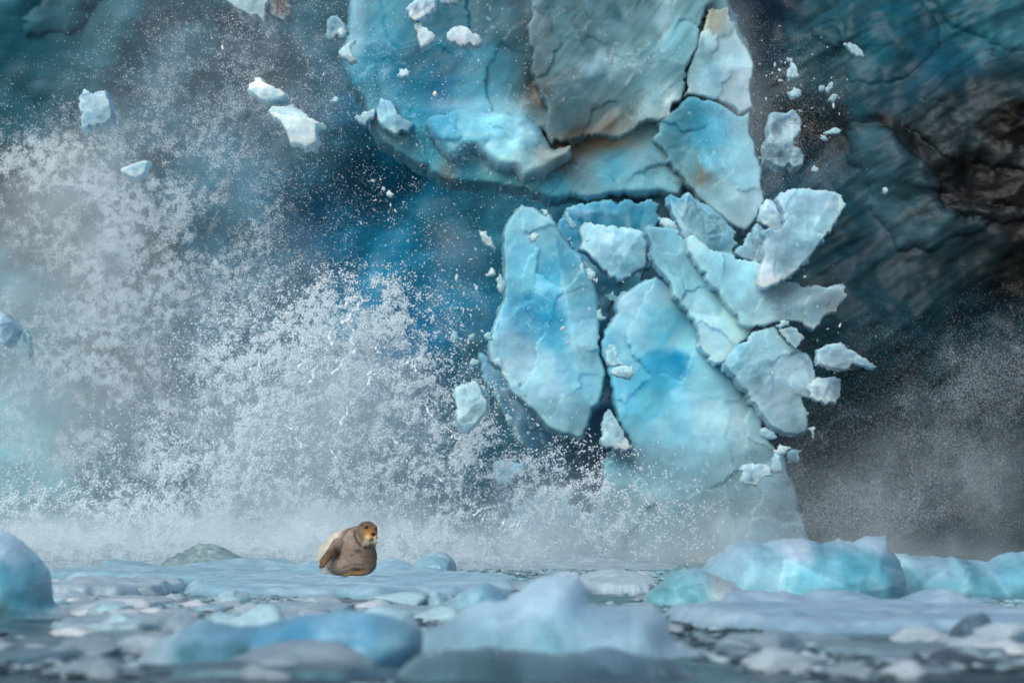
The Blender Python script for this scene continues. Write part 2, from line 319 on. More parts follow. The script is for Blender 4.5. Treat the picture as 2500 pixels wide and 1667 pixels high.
def build_wall():
    us = spaced([(-1500, -60, 45), (-60, 2560, 3.6), (2560, 4100, 45)]); vs = spaced([(-900, -60, 40), (-60, 1440, 3.6)])
    U, V_ = np.meshgrid(us, vs); u = U.ravel(); v = V_.ravel()
    dep = 1.7*fbm(u/460, v/460, 2.2, 4, gain=.4)+.30*fbm(u/120, v/120, 8.2, 3, gain=.35)*(.4+.6*sstep(1500, 2100, u))
    # layered ice, slanting up to the right: long ridges across the slope
    a = R(31); s = (u*math.cos(a)-v*math.sin(a)); t = (u*math.sin(a)+v*math.cos(a)); t = t+22*fbm(u/260, v/260, 4.4, 3)
    rdg = ridge(s/520, t/60, .3, 2); fine = fbm(s/160, t/11, 6.6, 3)
    wgt = .35+.65*sstep(1650, 2000, u); wgt = wgt*(1-.75*sstep(900, 300, u))
    dep = dep+(.05*(rdg-1)+.015*fine)*wgt
    dep = dep-3.2*np.exp(-((u-1050)/330)**2-((v-700)/420)**2)+2.2*sstep(700, 150, u)-1.5*sstep(1750, 1900, u)*sstep(500, 100, v)
    def step(poly, h, soft=70):
        P = jag_outline(np.array(poly, float), 12, .14, np.random.default_rng(len(poly)))
        k = (u > P[:, 0].min()-5) & (u < P[:, 0].max()+5) & (v > P[:, 1].min()-5) & (v < P[:, 1].max()+5)
        r_ = np.zeros(u.shape); uu, vv = u[k], v[k]; ins = inside(uu, vv, P); e = np.zeros(uu.shape); e[ins] = edge_dist(uu[ins], vv[ins], P)
        r_[k] = h*np.sqrt(np.clip(1-(1-np.clip(e/soft, 0, 1))**2, 0, 1)); return r_
    lobes = [
     (Dc(1130,780,1080,830,1120,900,1130,960,1100,1030,1150,1060,1200,1080,1240,1180,1255,1260,1250,1330,1265,1370,1330,1430,1370,1470,1390,1540,1420,1600,1600,1600,1700,1560,1830,1500,1900,1490,1980,1480,2000,1400,1850,1390,1700,1300,1680,1150,1600,1050,1480,960,1400,850,1250,790), 1.5, '#45606f', .55),
     (Dc(1500,660,1530,620,1570,615,1640,650,1720,690,1760,760,1830,800,1950,830,2100,900,2300,950,2300,1100,2000,1040,1850,1010,1700,1000,1600,900,1500,840,1460,760), 1.8, '#4c545c', .45),
     (Dc(1060,-80,1400,-80,1600,20,1700,160,1690,300,1500,480,1300,520,1120,520,1090,420,1110,330), 1.1, '#0f4c62', .25),
     (Dc(1560,-80,2300,-80,2300,330,2180,300,2010,260,1900,200,1760,140,1700,60), 1.3, '#33667a', .45),
     (Dc(860,150,920,130,1010,150,1080,250,1050,300,960,270,880,210), 1.3, '#5c6f78', .5),
     (Dc(1720,1320,1780,1290,1900,1290,2300,1330,2300,1400,2000,1400,1880,1390,1840,1380,1780,1345), 1.3, '#4a4a50', .5),
     (Bc(380,-80,720,-80,690,40,600,120,560,220,470,275,330,270,210,290,205,180,330,60), 1.6, '#54788c', .6),
     (Bc(1360,480,1420,500,1520,560,1580,640,1600,720,1560,790,1500,760,1430,660), 1.2, '#4a6c80', .5),
     (Ic(-300,200,150,300,180,420,420,520,330,640,200,700,120,900,-300,900), 1.4, '#3f8ba2', .55),
     (Dc(-300,2050,300,2100,500,2400,900,2500,700,3400,-300,3400), .8, '#3c5a6c', .2)]
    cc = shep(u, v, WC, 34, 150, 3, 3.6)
    for poly, h, colr, cw in lobes:
        h = h*.20
        sp = step(poly, h); dep = dep+sp
        k = (sp > 0)*np.clip(sp/h, 0, 1)*cw; cc = cc+(lin(colr)[None]-cc)*k[:, None]
    lay = (.5*fbm(s/300, t/22, 1.7, 4)+.6*fine)*wgt
    cc = cc*(1+.55*np.clip(lay, -1, 1)+.28*fbm(u/90, v/90, 3.3, 4))[:, None]
    # thin dark silt seams between the layers
    seam = np.exp(-(np.abs(fbm(s/520, t/70, 12.5, 3))/.03)**2)*wgt*sstep(-.1, .3, fbm(u/300, v/300, 14, 2)); cc = cc*(1-.65*seam)[:, None]
    rock = sstep(2080, 2300, u+90*fbm(u/120, v/120, 20, 4))*sstep(225, 300, v+60*fbm(u/90, v/90, 21, 4))*sstep(600, 470, v+50*fbm(u/80, v/80, 22, 4))
    rb = sstep(.3, .8, ridge(u/90, v/60, 5.5, 3)-.7)
    cc = cc*(1-.45*rock*(1-rb))[:, None]; cc = cc+np.array([.026, .015, .014])[None]*(rock*rb*.35)[:, None]
    dep = dep+.15*rock*(.5*ridge(u/90, v/60, 5.5, 3)+.12*fbm(u/30, v/26, 3.9, 3)-.3)
    cc = cc*(1.0+.75*np.exp(-((u-930)/290)**2-((v-600)/400)**2)-.12*sstep(1600, 2000, u)-.15*sstep(600, 200, u))[:, None]  # vignette painted in: ice dimmed at both sides; middle lifted against the block's shadow
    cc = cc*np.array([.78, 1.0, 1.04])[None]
    X = (u-CX)/F*WALL_D; Z = CH+(HY-v)/F*WALL_D; Z = np.where(v >= vs[-1]-.1, -.5, Z)
    nx, ny = len(us), len(vs); i = np.arange(nx*ny).reshape(ny, nx)
    q = np.stack([i[:-1, :-1].ravel(), i[1:, :-1].ravel(), i[1:, 1:].ravel(), i[:-1, 1:].ravel()], 1)
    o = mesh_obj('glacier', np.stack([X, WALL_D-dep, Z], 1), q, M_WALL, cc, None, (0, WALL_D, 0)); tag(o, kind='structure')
    # body of the glacier behind and above its front
    yy = spaced([(WALL_D+3, 420, 30)]); xx = spaced([(-60, 61, 6)])
build_wall()
#@@BLOCK
# ------------------------------------------------------------------ the big block breaking off the glacier
BD = 136
blk = empty('calving_ice_block', at(1350, 200, BD))
tag(blk, 'huge blue and grey ice block with brown silt streaks toppling from the glacier top', 'ice block')
BP = Cc(120,-220,120,0,130,100,95,400,110,480,170,620,230,700,270,850,330,950,430,1020,560,1100,630,1110,650,1150,780,1210,900,1215,1090,1230,1300,1275,1420,1325,1640,1325,1900,1285,2120,1275,2240,1310) \
   + Fc(500,160,530,70,620,150,760,260,900,370,990,400,1040,330,1110,230) + Dc(560,1290,540,1200,545,1090,520,1030,500,930,465,870,470,800,490,700,465,590,485,500,490,430,450,330,400,230,350,80,320,0,300,-240)
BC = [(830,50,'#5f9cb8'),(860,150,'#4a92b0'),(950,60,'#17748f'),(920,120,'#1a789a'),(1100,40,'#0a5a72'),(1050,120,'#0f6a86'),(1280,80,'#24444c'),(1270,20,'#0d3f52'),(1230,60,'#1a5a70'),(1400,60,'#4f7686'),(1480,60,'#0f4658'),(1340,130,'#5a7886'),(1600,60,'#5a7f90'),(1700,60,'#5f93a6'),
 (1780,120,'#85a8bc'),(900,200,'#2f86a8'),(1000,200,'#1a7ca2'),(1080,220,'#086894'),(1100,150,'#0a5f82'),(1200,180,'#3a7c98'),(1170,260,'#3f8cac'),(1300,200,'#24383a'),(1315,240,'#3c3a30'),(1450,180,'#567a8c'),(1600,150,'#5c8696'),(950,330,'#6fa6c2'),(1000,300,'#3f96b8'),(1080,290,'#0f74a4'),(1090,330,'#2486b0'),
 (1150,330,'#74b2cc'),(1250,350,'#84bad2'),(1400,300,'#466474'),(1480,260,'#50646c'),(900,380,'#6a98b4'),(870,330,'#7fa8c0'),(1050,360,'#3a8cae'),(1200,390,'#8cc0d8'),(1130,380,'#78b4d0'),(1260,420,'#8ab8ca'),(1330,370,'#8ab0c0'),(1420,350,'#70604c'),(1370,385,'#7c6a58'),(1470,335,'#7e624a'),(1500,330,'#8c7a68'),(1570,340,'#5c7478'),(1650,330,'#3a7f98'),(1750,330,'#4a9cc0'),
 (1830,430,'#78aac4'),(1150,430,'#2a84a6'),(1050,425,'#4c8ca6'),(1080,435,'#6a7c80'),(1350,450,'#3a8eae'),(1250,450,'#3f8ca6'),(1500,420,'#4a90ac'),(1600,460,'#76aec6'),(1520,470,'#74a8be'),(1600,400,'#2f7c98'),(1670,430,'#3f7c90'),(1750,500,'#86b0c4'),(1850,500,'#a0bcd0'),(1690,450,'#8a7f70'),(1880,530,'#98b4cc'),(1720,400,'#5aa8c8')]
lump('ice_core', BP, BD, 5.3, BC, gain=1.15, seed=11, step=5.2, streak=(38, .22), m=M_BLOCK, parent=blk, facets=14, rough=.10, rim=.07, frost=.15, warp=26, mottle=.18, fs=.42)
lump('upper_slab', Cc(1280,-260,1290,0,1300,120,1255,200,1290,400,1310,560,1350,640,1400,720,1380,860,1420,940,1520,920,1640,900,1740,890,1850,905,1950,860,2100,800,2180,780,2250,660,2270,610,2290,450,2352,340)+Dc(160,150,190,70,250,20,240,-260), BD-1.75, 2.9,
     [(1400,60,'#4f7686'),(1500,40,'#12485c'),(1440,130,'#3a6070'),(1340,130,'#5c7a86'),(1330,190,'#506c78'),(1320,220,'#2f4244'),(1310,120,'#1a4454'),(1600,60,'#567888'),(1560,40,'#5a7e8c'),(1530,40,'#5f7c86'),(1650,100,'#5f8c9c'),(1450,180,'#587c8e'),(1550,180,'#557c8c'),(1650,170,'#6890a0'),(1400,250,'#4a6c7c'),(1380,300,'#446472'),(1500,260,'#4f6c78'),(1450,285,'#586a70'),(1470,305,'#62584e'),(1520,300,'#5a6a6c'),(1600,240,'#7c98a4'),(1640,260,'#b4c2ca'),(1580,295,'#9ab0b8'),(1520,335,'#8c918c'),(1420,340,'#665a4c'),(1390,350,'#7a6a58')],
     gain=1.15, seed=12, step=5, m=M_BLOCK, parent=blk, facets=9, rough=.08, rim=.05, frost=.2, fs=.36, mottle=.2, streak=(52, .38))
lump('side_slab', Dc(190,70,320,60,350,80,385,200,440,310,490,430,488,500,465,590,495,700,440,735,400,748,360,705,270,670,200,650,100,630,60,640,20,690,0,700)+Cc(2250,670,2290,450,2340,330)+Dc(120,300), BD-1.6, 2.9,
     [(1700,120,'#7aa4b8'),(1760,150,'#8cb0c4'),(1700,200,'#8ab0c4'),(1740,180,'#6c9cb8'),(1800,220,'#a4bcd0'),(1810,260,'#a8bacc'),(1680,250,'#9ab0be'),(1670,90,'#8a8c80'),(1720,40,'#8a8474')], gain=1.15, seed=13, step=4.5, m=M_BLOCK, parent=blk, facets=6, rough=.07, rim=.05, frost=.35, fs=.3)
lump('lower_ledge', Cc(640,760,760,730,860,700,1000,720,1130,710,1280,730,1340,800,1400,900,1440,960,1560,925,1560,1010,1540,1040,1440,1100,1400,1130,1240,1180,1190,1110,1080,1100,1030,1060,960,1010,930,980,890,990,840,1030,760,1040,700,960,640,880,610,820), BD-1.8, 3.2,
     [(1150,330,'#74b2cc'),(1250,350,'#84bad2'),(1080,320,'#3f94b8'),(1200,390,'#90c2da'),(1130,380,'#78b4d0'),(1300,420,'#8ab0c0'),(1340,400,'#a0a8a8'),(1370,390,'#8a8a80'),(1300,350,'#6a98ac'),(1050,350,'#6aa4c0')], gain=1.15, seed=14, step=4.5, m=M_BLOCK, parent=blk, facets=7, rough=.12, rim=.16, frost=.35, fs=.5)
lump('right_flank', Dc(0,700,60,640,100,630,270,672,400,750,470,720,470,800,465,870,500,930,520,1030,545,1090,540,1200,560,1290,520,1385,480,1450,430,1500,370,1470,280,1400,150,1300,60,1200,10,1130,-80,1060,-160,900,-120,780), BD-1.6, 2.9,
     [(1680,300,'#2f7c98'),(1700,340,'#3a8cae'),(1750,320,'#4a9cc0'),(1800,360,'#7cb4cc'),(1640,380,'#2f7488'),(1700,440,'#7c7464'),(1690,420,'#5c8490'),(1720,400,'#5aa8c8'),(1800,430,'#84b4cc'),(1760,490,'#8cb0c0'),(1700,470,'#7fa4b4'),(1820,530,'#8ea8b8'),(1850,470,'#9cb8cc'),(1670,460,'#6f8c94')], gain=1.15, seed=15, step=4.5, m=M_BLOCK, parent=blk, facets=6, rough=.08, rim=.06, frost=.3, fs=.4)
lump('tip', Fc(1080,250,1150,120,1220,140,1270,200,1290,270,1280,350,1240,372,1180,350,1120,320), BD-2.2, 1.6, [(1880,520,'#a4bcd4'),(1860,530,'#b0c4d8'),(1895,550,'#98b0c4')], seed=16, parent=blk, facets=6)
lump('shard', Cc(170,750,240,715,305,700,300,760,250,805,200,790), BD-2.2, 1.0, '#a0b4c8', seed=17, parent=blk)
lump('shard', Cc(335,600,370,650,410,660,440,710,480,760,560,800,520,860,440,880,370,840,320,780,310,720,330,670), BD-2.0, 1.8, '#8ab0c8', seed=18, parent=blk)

# ------------------------------------------------------------------ pieces breaking off below the block
G1 = 'large pieces of the crumbling ice column'
PIECES = [
 # name, label, outline, D, T, colours, extra
 ('ice_slab', 'deep turquoise ice slab wedged behind the pale pieces under the hanging block', Ec(980,330,1030,200,1120,175,1300,150,1500,130,1690,128,1740,160,1760,300,1640,380,1680,620,1620,760,1500,850,1400,900,1350,1100,1270,1050,1250,820,1180,640,1120,530,1010,440), 135, 2.5, [(1420,520,'#0f7ca6'),(1500,510,'#2a88ac'),(1560,520,'#3a86a4'),(1400,600,'#2284aa'),(1560,640,'#2c84a8'),(1480,720,'#3d7e98'),(1500,690,'#2f6c86'),(1440,740,'#4a7c92')], dict(fs=.4, facets=8, mottle=.25)),
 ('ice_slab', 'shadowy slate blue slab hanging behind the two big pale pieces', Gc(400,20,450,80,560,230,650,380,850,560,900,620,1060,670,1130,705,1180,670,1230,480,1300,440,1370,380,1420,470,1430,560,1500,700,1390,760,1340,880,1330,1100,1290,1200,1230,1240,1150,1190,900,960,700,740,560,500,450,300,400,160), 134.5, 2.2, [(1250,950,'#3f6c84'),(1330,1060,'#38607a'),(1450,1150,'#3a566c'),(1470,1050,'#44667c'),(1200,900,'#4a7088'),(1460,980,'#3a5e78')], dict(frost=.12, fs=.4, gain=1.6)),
 ('ice_chunk', 'tall pale blue ice chunk with turquoise centre left in the column', Ec(700,190,640,260,590,330,565,400,560,520,570,640,565,760,570,850,555,930,520,1020,480,1120,460,1200,450,1290,465,1370)+Gc(500,150,560,230,600,320,650,380,720,430,800,500,850,560,900,620,970,650,1060,670,1100,690,1130,705,1170,670,1200,610,1225,520,1230,470,1290,430,1310,340,1320,270,1340,220,1320,150,1290,70)+Ec(1285,1200,1280,1100,1275,1000,1265,850,1240,780,1200,730,1180,640,1150,580,1080,520,1020,450,990,400,960,330,920,280,850,260,790,210), 130, 4.6,
   [(1280,550,'#8cbcd0'),(1260,620,'#7cb8d2'),(1300,700,'#7cbcd6'),(1370,680,'#3f9cc0'),(1290,770,'#2a94c0'),(1340,785,'#2890bc'),(1400,720,'#88bcd2'),(1410,800,'#7cb8d4'),(1340,850,'#4ca8cc'),(1230,850,'#9cc4dc'),(1240,880,'#aac4d8'),(1330,900,'#98c4dc'),(1330,940,'#a4c6de'),(1400,920,'#7cb4d0'),(1330,1000,'#86acc0'),(1400,1040,'#82a8ba'),(1250,930,'#9cc0d6'),(1430,860,'#94c0d6'),(1240,500,'#8aa8ba')], dict(step=4, facets=10, rough=.13, mottle=.12, warp=34, fs=.55)),
 ('ice_chunk', 'blocky pale chunk hanging free just under the middle of the block', Ec(1145,370,1160,340,1230,315,1300,335,1450,350,1560,370,1620,390,1640,420,1640,540,1635,640,1560,670,1500,720,1430,742,1370,720,1310,650,1240,580,1200,530,1140,510,1170,460,1165,420), 130.5, 2.4, [(1460,580,'#86aec2'),(1540,600,'#8cb4c8'),(1500,670,'#7ca8be'),(1430,570,'#94b4c6'),(1500,560,'#98b8ca')], dict(facets=6, frost=.5)),
 ('ice_chunk', 'huge blue ice column widening downward into the mist', [(1592,684),(1560,702),(1512,737),(1506,755),(1509,772),(1487,804),(1474,817),(1468,839),(1474,874),(1487,903),(1495,941),(1500,955),(1504,994),(1509,1029),(1519,1048),(1541,1086),(1500,1102),(1487,1121),(1477,1137),(1476,1169),(1474,1201),(1461,1233),(1445,1262),(1460,1300),(1480,1420),(1950,1420),(1955,1300),(1950,1273),(1935,1245),(1932,1205),(1925,1183),(1907,1151),(1899,1111),(1885,1107),(1867,1082),(1856,1067),(1852,1020),(1827,988),(1787,937),(1762,887),(1729,890),(1704,810),(1672,756),(1634,715)], 129.5, 4.5,
   [(1590,720,'#84b0c6'),(1530,740,'#98b8ce'),(1600,770,'#5aa0bc'),(1540,800,'#88b4ca'),(1620,820,'#5ca8c8'),(1660,850,'#88b8cc'),(1560,850,'#78b4cc'),(1600,880,'#3a9cc4'),(1640,900,'#1888b8'),(1540,930,'#4aa2c4'),(1700,920,'#7cb0c4'),(1600,950,'#4aa4c8'),(1560,1000,'#5cacc8'),(1650,1000,'#6cacc6'),(1600,1060,'#7cb2c8'),(1750,1000,'#86aabc'),(1800,1040,'#8aa8b8'),(1550,1150,'#7ca2b4'),(1650,1150,'#7c9eb0'),(1800,1150,'#7a98a8'),(1900,1230,'#788e9c'),(1600,1270,'#7e929e'),(1750,1270,'#7c8e9a'),(1500,1240,'#869ca8')], dict(step=5, facets=9, rough=.12, mottle=.16, warp=36, fs=.45, frost=.12)),
 ('ice_slab', 'long pale slab leaning down right from under the block, left one of the fan', Fc(240,345,330,350,480,365,510,430,545,500,600,580,650,640,700,700,780,790,830,870,880,960,950,1020,955,1080,1060,1100,1010,1160,940,1220,900,1290,880,1330,820,1360,770,1375,720,1350,680,1290,655,1210,640,1140,620,1080,580,1030,540,960,500,920,450,870,440,800,430,770,380,700,320,640,290,590,285,520,270,440), 127.5, 2.6,
   [(1600,590,'#82b0c6'),(1650,660,'#8ab8ce'),(1700,720,'#8cc0d8'),(1720,760,'#9ac8de'),(1760,810,'#a0c4da'),(1740,860,'#a0bed2'),(1670,740,'#88b8cc'),(1790,820,'#a0bccc')], dict(step=3.6, facets=8, fs=.4, rough=.09)),
 ('ice_slab', 'fan shaped grey white slab spreading right with ribbed broken tips', Fc(560,420,585,405,640,450,700,500,800,540,880,550,1000,600,1100,625,1200,640,1290,740,1400,780,1500,790,1600,800,1690,785,1755,800,1760,860,1700,930,1690,980,1600,1000,1565,1040,1560,1080,1510,1115,1450,1090,1380,1050,1300,1045,1200,1060,1100,1085,1000,1090,955,1080,950,1030,880,960,830,890,770,810,700,740,650,650,600,570,560,500,550,460), 126.5, 2.4,
   [(1690,600,'#a0c4d6'),(1740,650,'#90c0d6'),(1800,690,'#9ac6da'),(1850,720,'#92b4c8'),(1920,740,'#8ca6b8'),(1990,730,'#7c8e9c'),(2030,730,'#8c98a4'),(1980,780,'#92a6b6'),(1760,720,'#84b4c8'),(1840,770,'#94b0c2'),(1780,760,'#9ac4d6')], dict(step=3.4, facets=7, fs=.36, rough=.14)),
 ('ice_slab', 'translucent wedge slab pointing down with bright chipped tip, right of block', Fc(1230,130,1270,80,1330,60,1450,55,1550,65,1660,80,1720,100,1755,170,1700,250,1650,330,1640,370,1590,400,1540,470,1490,540,1420,610,1370,670,1290,730,1200,770,1130,800,1110,790,1105,720,1120,640,1150,560,1140,470,1120,380,1180,350,1240,370,1285,340,1290,270,1280,200), 125.5, 2.2,
   [(1920,490,'#86a4b8'),(1980,480,'#90acc0'),(2040,490,'#a4b8c8'),(1960,540,'#88a8ba'),(2030,530,'#8cacc2'),(1940,600,'#86a8bc'),(1990,590,'#88aabe'),(1900,650,'#90aec2'),(1870,680,'#c4c8d8'),(1860,700,'#c8ccd8'),(1900,560,'#6c8a9c')], dict(step=3, facets=7, fs=.4, rough=.14, frost=.5)),
 ('ice_chunk', 'cloudy grey ice piece caught below the rounded tip of the block', Fc(910,530,1000,420,1080,300,1120,340,1150,420,1160,560,1110,620,1010,590,950,570), 128.5, 1.6, [(1840,560,'#7898a8'),(1820,620,'#8aa4b2'),(1850,600,'#6c8898')], {}),
 ('ice_chunk', 'crushed cyan ice mass jammed under the right end of the block', Fc(430,90,500,130,560,80,700,180,850,330,920,380,930,480,890,560,800,560,720,540,640,480,580,430,540,460,500,360,480,310,440,230), 131.5, 2.4, [(1660,520,'#7ca4b6'),(1700,560,'#84a8ba'),(1740,580,'#5c90a8'),(1760,600,'#6c98ae'),(1680,600,'#78a0b4'),(1660,500,'#2f84a2')], dict(fs=.7, facets=14, rough=.2)),
 ('ice_slab', 'thick grey white slab at the lower right of the column, above the grey drift', Hc(310,240,340,210,420,120,500,50,560,30,650,0,700,80,740,130,800,160,880,200,910,250,920,300,940,370,920,440,890,480,830,480,860,550,875,660,860,700,800,722,720,710,640,670,580,600,490,500,420,400,370,320), 127, 3.0,
   [(1790,870,'#80b0c4'),(1850,850,'#90b4c6'),(1900,880,'#94b0c4'),(1940,900,'#9cb0c4'),(1870,960,'#94acc0'),(1860,940,'#6c90a6'),(1920,960,'#8ca4b6'),(1900,1000,'#a0b0c0'),(1910,1040,'#7c94a4'),(1960,980,'#90a6b8')], dict(step=3.4, facets=8, fs=.5)),
 ('ice_chunk', 'glassy knob with bright broken faces sticking out of the thick slab', Hc(890,380,960,338,1040,340,1105,355,1100,420,1100,470,1075,490,1070,515,1010,525,950,500,900,470), 126, 1.6, [(1990,950,'#b0bccc'),(2030,960,'#8ca0ac'),(2040,930,'#90a8b8')], dict(facets=10, fs=.8, frost=.5)),
 ('ice_chunk', 'small faceted chunk lodged between fan slab and thick slab', Hc(690,20,760,0,810,10,850,60,860,80,830,110,800,145,760,110,720,60), 126, 1.2, '#94a8b8', {}),
 ('ice_slab', 'long lens shaped shard flying alone at the far right of the column', Hc(945,150,1030,120,1070,112,1180,160,1270,210,1365,260,1310,280,1250,265,1120,285,1050,275,990,260,945,260), 124, 1.3, [(2020,860,'#8498a8'),(2100,890,'#788e9e')], dict(facets=4, frost=.5)),
 ('ice_chunk', 'pale kite shaped chunk falling alone left of the column', Gc(195,310,320,240,370,270,400,340,445,430,440,490,380,560,320,620,280,655,240,620,210,560,200,480,195,400), 101.5, 2.0, [(1140,960,'#a0b8c4'),(1160,1000,'#94acb8'),(1120,1000,'#a8bcc8')], dict(facets=5, frost=.45)),
 ('ice_shard', 'small dim shard tucked behind the pale kite shaped chunk', Gc(350,235,420,310,455,360,430,385,390,330), 102.8, .8, '#7c9cae', {}),
 ('ice_chunk', 'white triangular chunk between the two big columns, point upward', Gc(1340,490,1365,470,1400,520,1460,620,1520,720,1545,770,1490,790,1400,770,1350,765,1310,760,1305,690,1310,580), 127.5, 1.6, [(1490,1060,'#98b4c4'),(1510,1090,'#b4bcc8')], dict(facets=5)),
 ('ice_chunk', 'pale block half drowned in spray at the foot of the left chunk', Gc(500,870,560,860,640,875,720,880,715,930,640,1000,580,1060,520,1050,480,960), 121, 1.8, '#90b0c2', {}),
 ('ice_chunk', 'wide misty blue mass rising from the water under the left chunk', Gc(560,1400,640,1230,800,1150,1000,1080,1060,1100,1060,1200,1150,1230,1160,1290,1240,1330,1310,1360,1320,1430,1240,1480,1160,1500,1100,1640,560,1640), 122, 3.2, [(1300,1250,'#88aabc'),(1400,1300,'#8a9eac')], dict(frost=.1)),
 ('ice_shard', 'leaf shaped pale shard lying across the crack beside the blue column', Gc(1365,190,1430,150,1500,140,1535,150,1550,110,1560,190,1500,235,1440,225,1390,200), 124.2, .8, '#98b6c6', {}),
 ('ice_shard', 'grey triangular shard just above the leaf shaped one', Ec(1340,1300,1370,1230,1420,1250,1480,1390,1400,1390,1350,1370), 124.6, .8, '#8cb0c2', {}),
 ('ice_shard', 'rounded white lump stuck to upper left corner of the tall pale chunk', Ec(370,350,420,360,470,420,500,500,440,470,400,420), 127, .8, '#a8b8cc', {}),
 ('ice_shard', 'white angular flake beside left edge of the tall pale chunk', Ec(425,695,470,640,500,690), 126, .5, '#a8bccc', {}),
 ('ice_shard', 'narrow toothed flake hugging left edge of the tall pale chunk', Ec(505,730,530,685,560,800,540,835,515,790), 126, .6, '#a0b8cc', {}),
 ('ice_shard', 'curved white sliver at the right end of the gap under the block', Ec(1750,255,1830,270,1890,330,1890,365,1800,330), 129.5, .7, '#a4bccc', {}),
 ('ice_shard', 'small square flake in the gap above the tall pale chunk', Ec(850,210,900,190,905,220,860,245), 130, .5, '#a8bcc8', {}),
 ('ice_shard', 'small crescent flake just below the square one over the tall chunk', Ec(880,255,930,235,912,262,935,297,890,290), 129, .5, '#a0b8c6', {}),
 ('ice_shard', 'slanting finger shaped shard in the gap under the block', Ec(1030,190,1060,230,1120,330,1090,348,1065,320,1045,260), 130, .7, '#88a8bc', {}),
 ('ice_shard', 'pale arrowhead shard in the crack between the two big columns', Ec(1275,970,1315,925,1350,1040,1290,1030), 127, .7, '#90acbc', {}),
 ('ice_shard', 'drop shaped flake on the face of the tall pale chunk', Ec(740,405,790,370,828,378,805,435,770,445), 124.4, .5, '#a4bccb', {}),
 ('ice_shard', 'oval pale flake at the right shoulder of the tall chunk', Ec(1200,680,1225,635,1255,670,1235,730,1208,710), 127, .6, '#94b4c6', {}),
 ('ice_shard', 'dim rhombus flake lying in the dark gap beside the blue column', Ec(1345,840,1400,815,1440,880,1430,920,1380,890), 130, .8, '#6f98ac', {}),
 ('ice_shard', 'upright four sided flake flying left of the tall chunk', Ec(150,1190,180,1122,207,1150,195,1230), 123, .5, '#8ca8b8', {}),
 ('ice_shard', 'pale oval flake below the upright four sided one', Ec(300,1370,340,1335,370,1350,350,1380,310,1385), 123, .5, '#90a8b6', {}),
 ('ice_shard', 'crumpled flake right of the upright four sided one', Ec(282,1180,305,1155,340,1140,338,1170,310,1197), 123, .45, '#98aebc', {}),
 ('ice_shard', 'glassy flake touching the left side of the tall chunk', Ec(420,1150,445,1130,480,1130,480,1190,435,1195), 124.5, .5, '#8cb0c2', {}),
 ('ice_shard', 'small wedge flying between kite shaped chunk and tall chunk', Gc(565,500,600,500,645,535,585,555), 124, .4, '#98aab8', {}),
 ('ice_shard', 'narrow upright flake low in the dark gap near the water', Gc(1205,1110,1225,1105,1273,1190,1235,1200), 122, .4, '#98acba', {}),
 ('ice_shard', 'broad crumbled flake at the lower right edge of the column', Hc(570,690,600,670,640,700,685,742,640,750,570,730), 126, .8, '#8aa2b2', {}),
 ('ice_shard', 'bright flat flake under the lower tip of the thick slab', Hc(655,830,700,790,780,822,740,845,690,855), 125.5, .7, '#a4b2c0', {}),
 ('ice_shard', 'dim bluish flake right of the bright flat flake', Hc(757,840,800,826,852,828,830,880,775,912), 126.5, .7, '#66828f', {}),
 ('ice_shard', 'upright pale tooth on the right edge of the blue column', Hc(645,880,670,850,692,862,715,970,680,975,640,972), 125.2, .8, '#94a8b8', {}),
 ('ice_chunk', 'lavender white loaf shaped chunk on the lower right of the column', Hc(425,950,460,925,520,918,600,925,640,950,650,1000,560,1025,545,1062,500,1060,430,1045), 124.6, 1.3, '#9cb0c0', dict(facets=6)),
 ('ice_shard', 'small triangular shard flying right of the thick slab', Hc(900,680,925,672,940,675,928,747), 124, .5, '#889ca8', {}),
 ('ice_chunk', 'smoky crumbling ice lump falling beside the right edge of the block', Dc(600,740,650,745,700,750,730,722,770,760,780,850,740,900,730,950,770,970,800,1015,790,1060,740,1080,700,1050,680,1080,620,1065,560,1040,555,960,590,880,580,830), 128, 2.2, [(1890,320,'#6a8496'),(1920,330,'#8a9cac'),(1880,380,'#5c7484'),(1930,390,'#7c92a2')], dict(facets=12, rough=.3, fs=.8, frost=.4)),
 ('ice_shard', 'pear shaped glassy shard high right of the block', Dc(710,450,735,400,770,440,787,490,745,507,712,495), 125, .7, '#94a4b0', {}),
 ('ice_shard', 'tiny ragged piece on top of the pear shaped shard', Dc(708,372,750,372,738,398,715,395), 125, .4, '#8c9cab', {}),
 ('ice_shard', 'rounded white shard below the pear shaped one', Dc(715,590,750,562,797,590,785,620,740,625), 125, .6, '#90a4b2', {}),
 ('ice_shard', 'long slanting splinter before the dark wall, upper right', Dc(1075,275,1110,280,1190,345,1193,368,1140,358,1110,320), 125, .6, '#8a9ca8', {}),
 ('ice_shard', 'upright curved splinter right of the rounded white shard', Dc(962,590,975,545,990,528,1003,530,998,560,975,590), 125, .4, '#6c7c88', {}),
 ('ice_shard', 'bean shaped splinter just left of the curved one', Dc(912,560,950,553,953,577,920,582), 125, .35, '#6c808c', {}),
 ('ice_shard', 'flat shell shaped splinter below the curved one', Dc(970,640,1000,605,1033,608,1020,635), 125, .4, '#62727e', {}),
 ('ice_shard', 'bright horizontal splinter above the wedge slab', Dc(945,852,1000,825,1055,832,1045,848,1000,850), 125, .4, '#8ca0ac', {}),
 ('ice_shard', 'wing shaped splinter below the bright horizontal one', Dc(910,878,940,862,975,895,945,897), 125, .4, '#7890a0', {}),
 ('ice_shard', 'small tooth splinter above the broad end of the wedge slab', Dc(872,1095,885,1055,900,1070,897,1100), 124.5, .3, '#8ca0a8', {}),
 ('ice_shard', 'faint triangular flake on the grey buttress at right', Dc(1305,1235,1320,1203,1352,1228,1330,1247), 126, .5, '#7c8a94', {}),
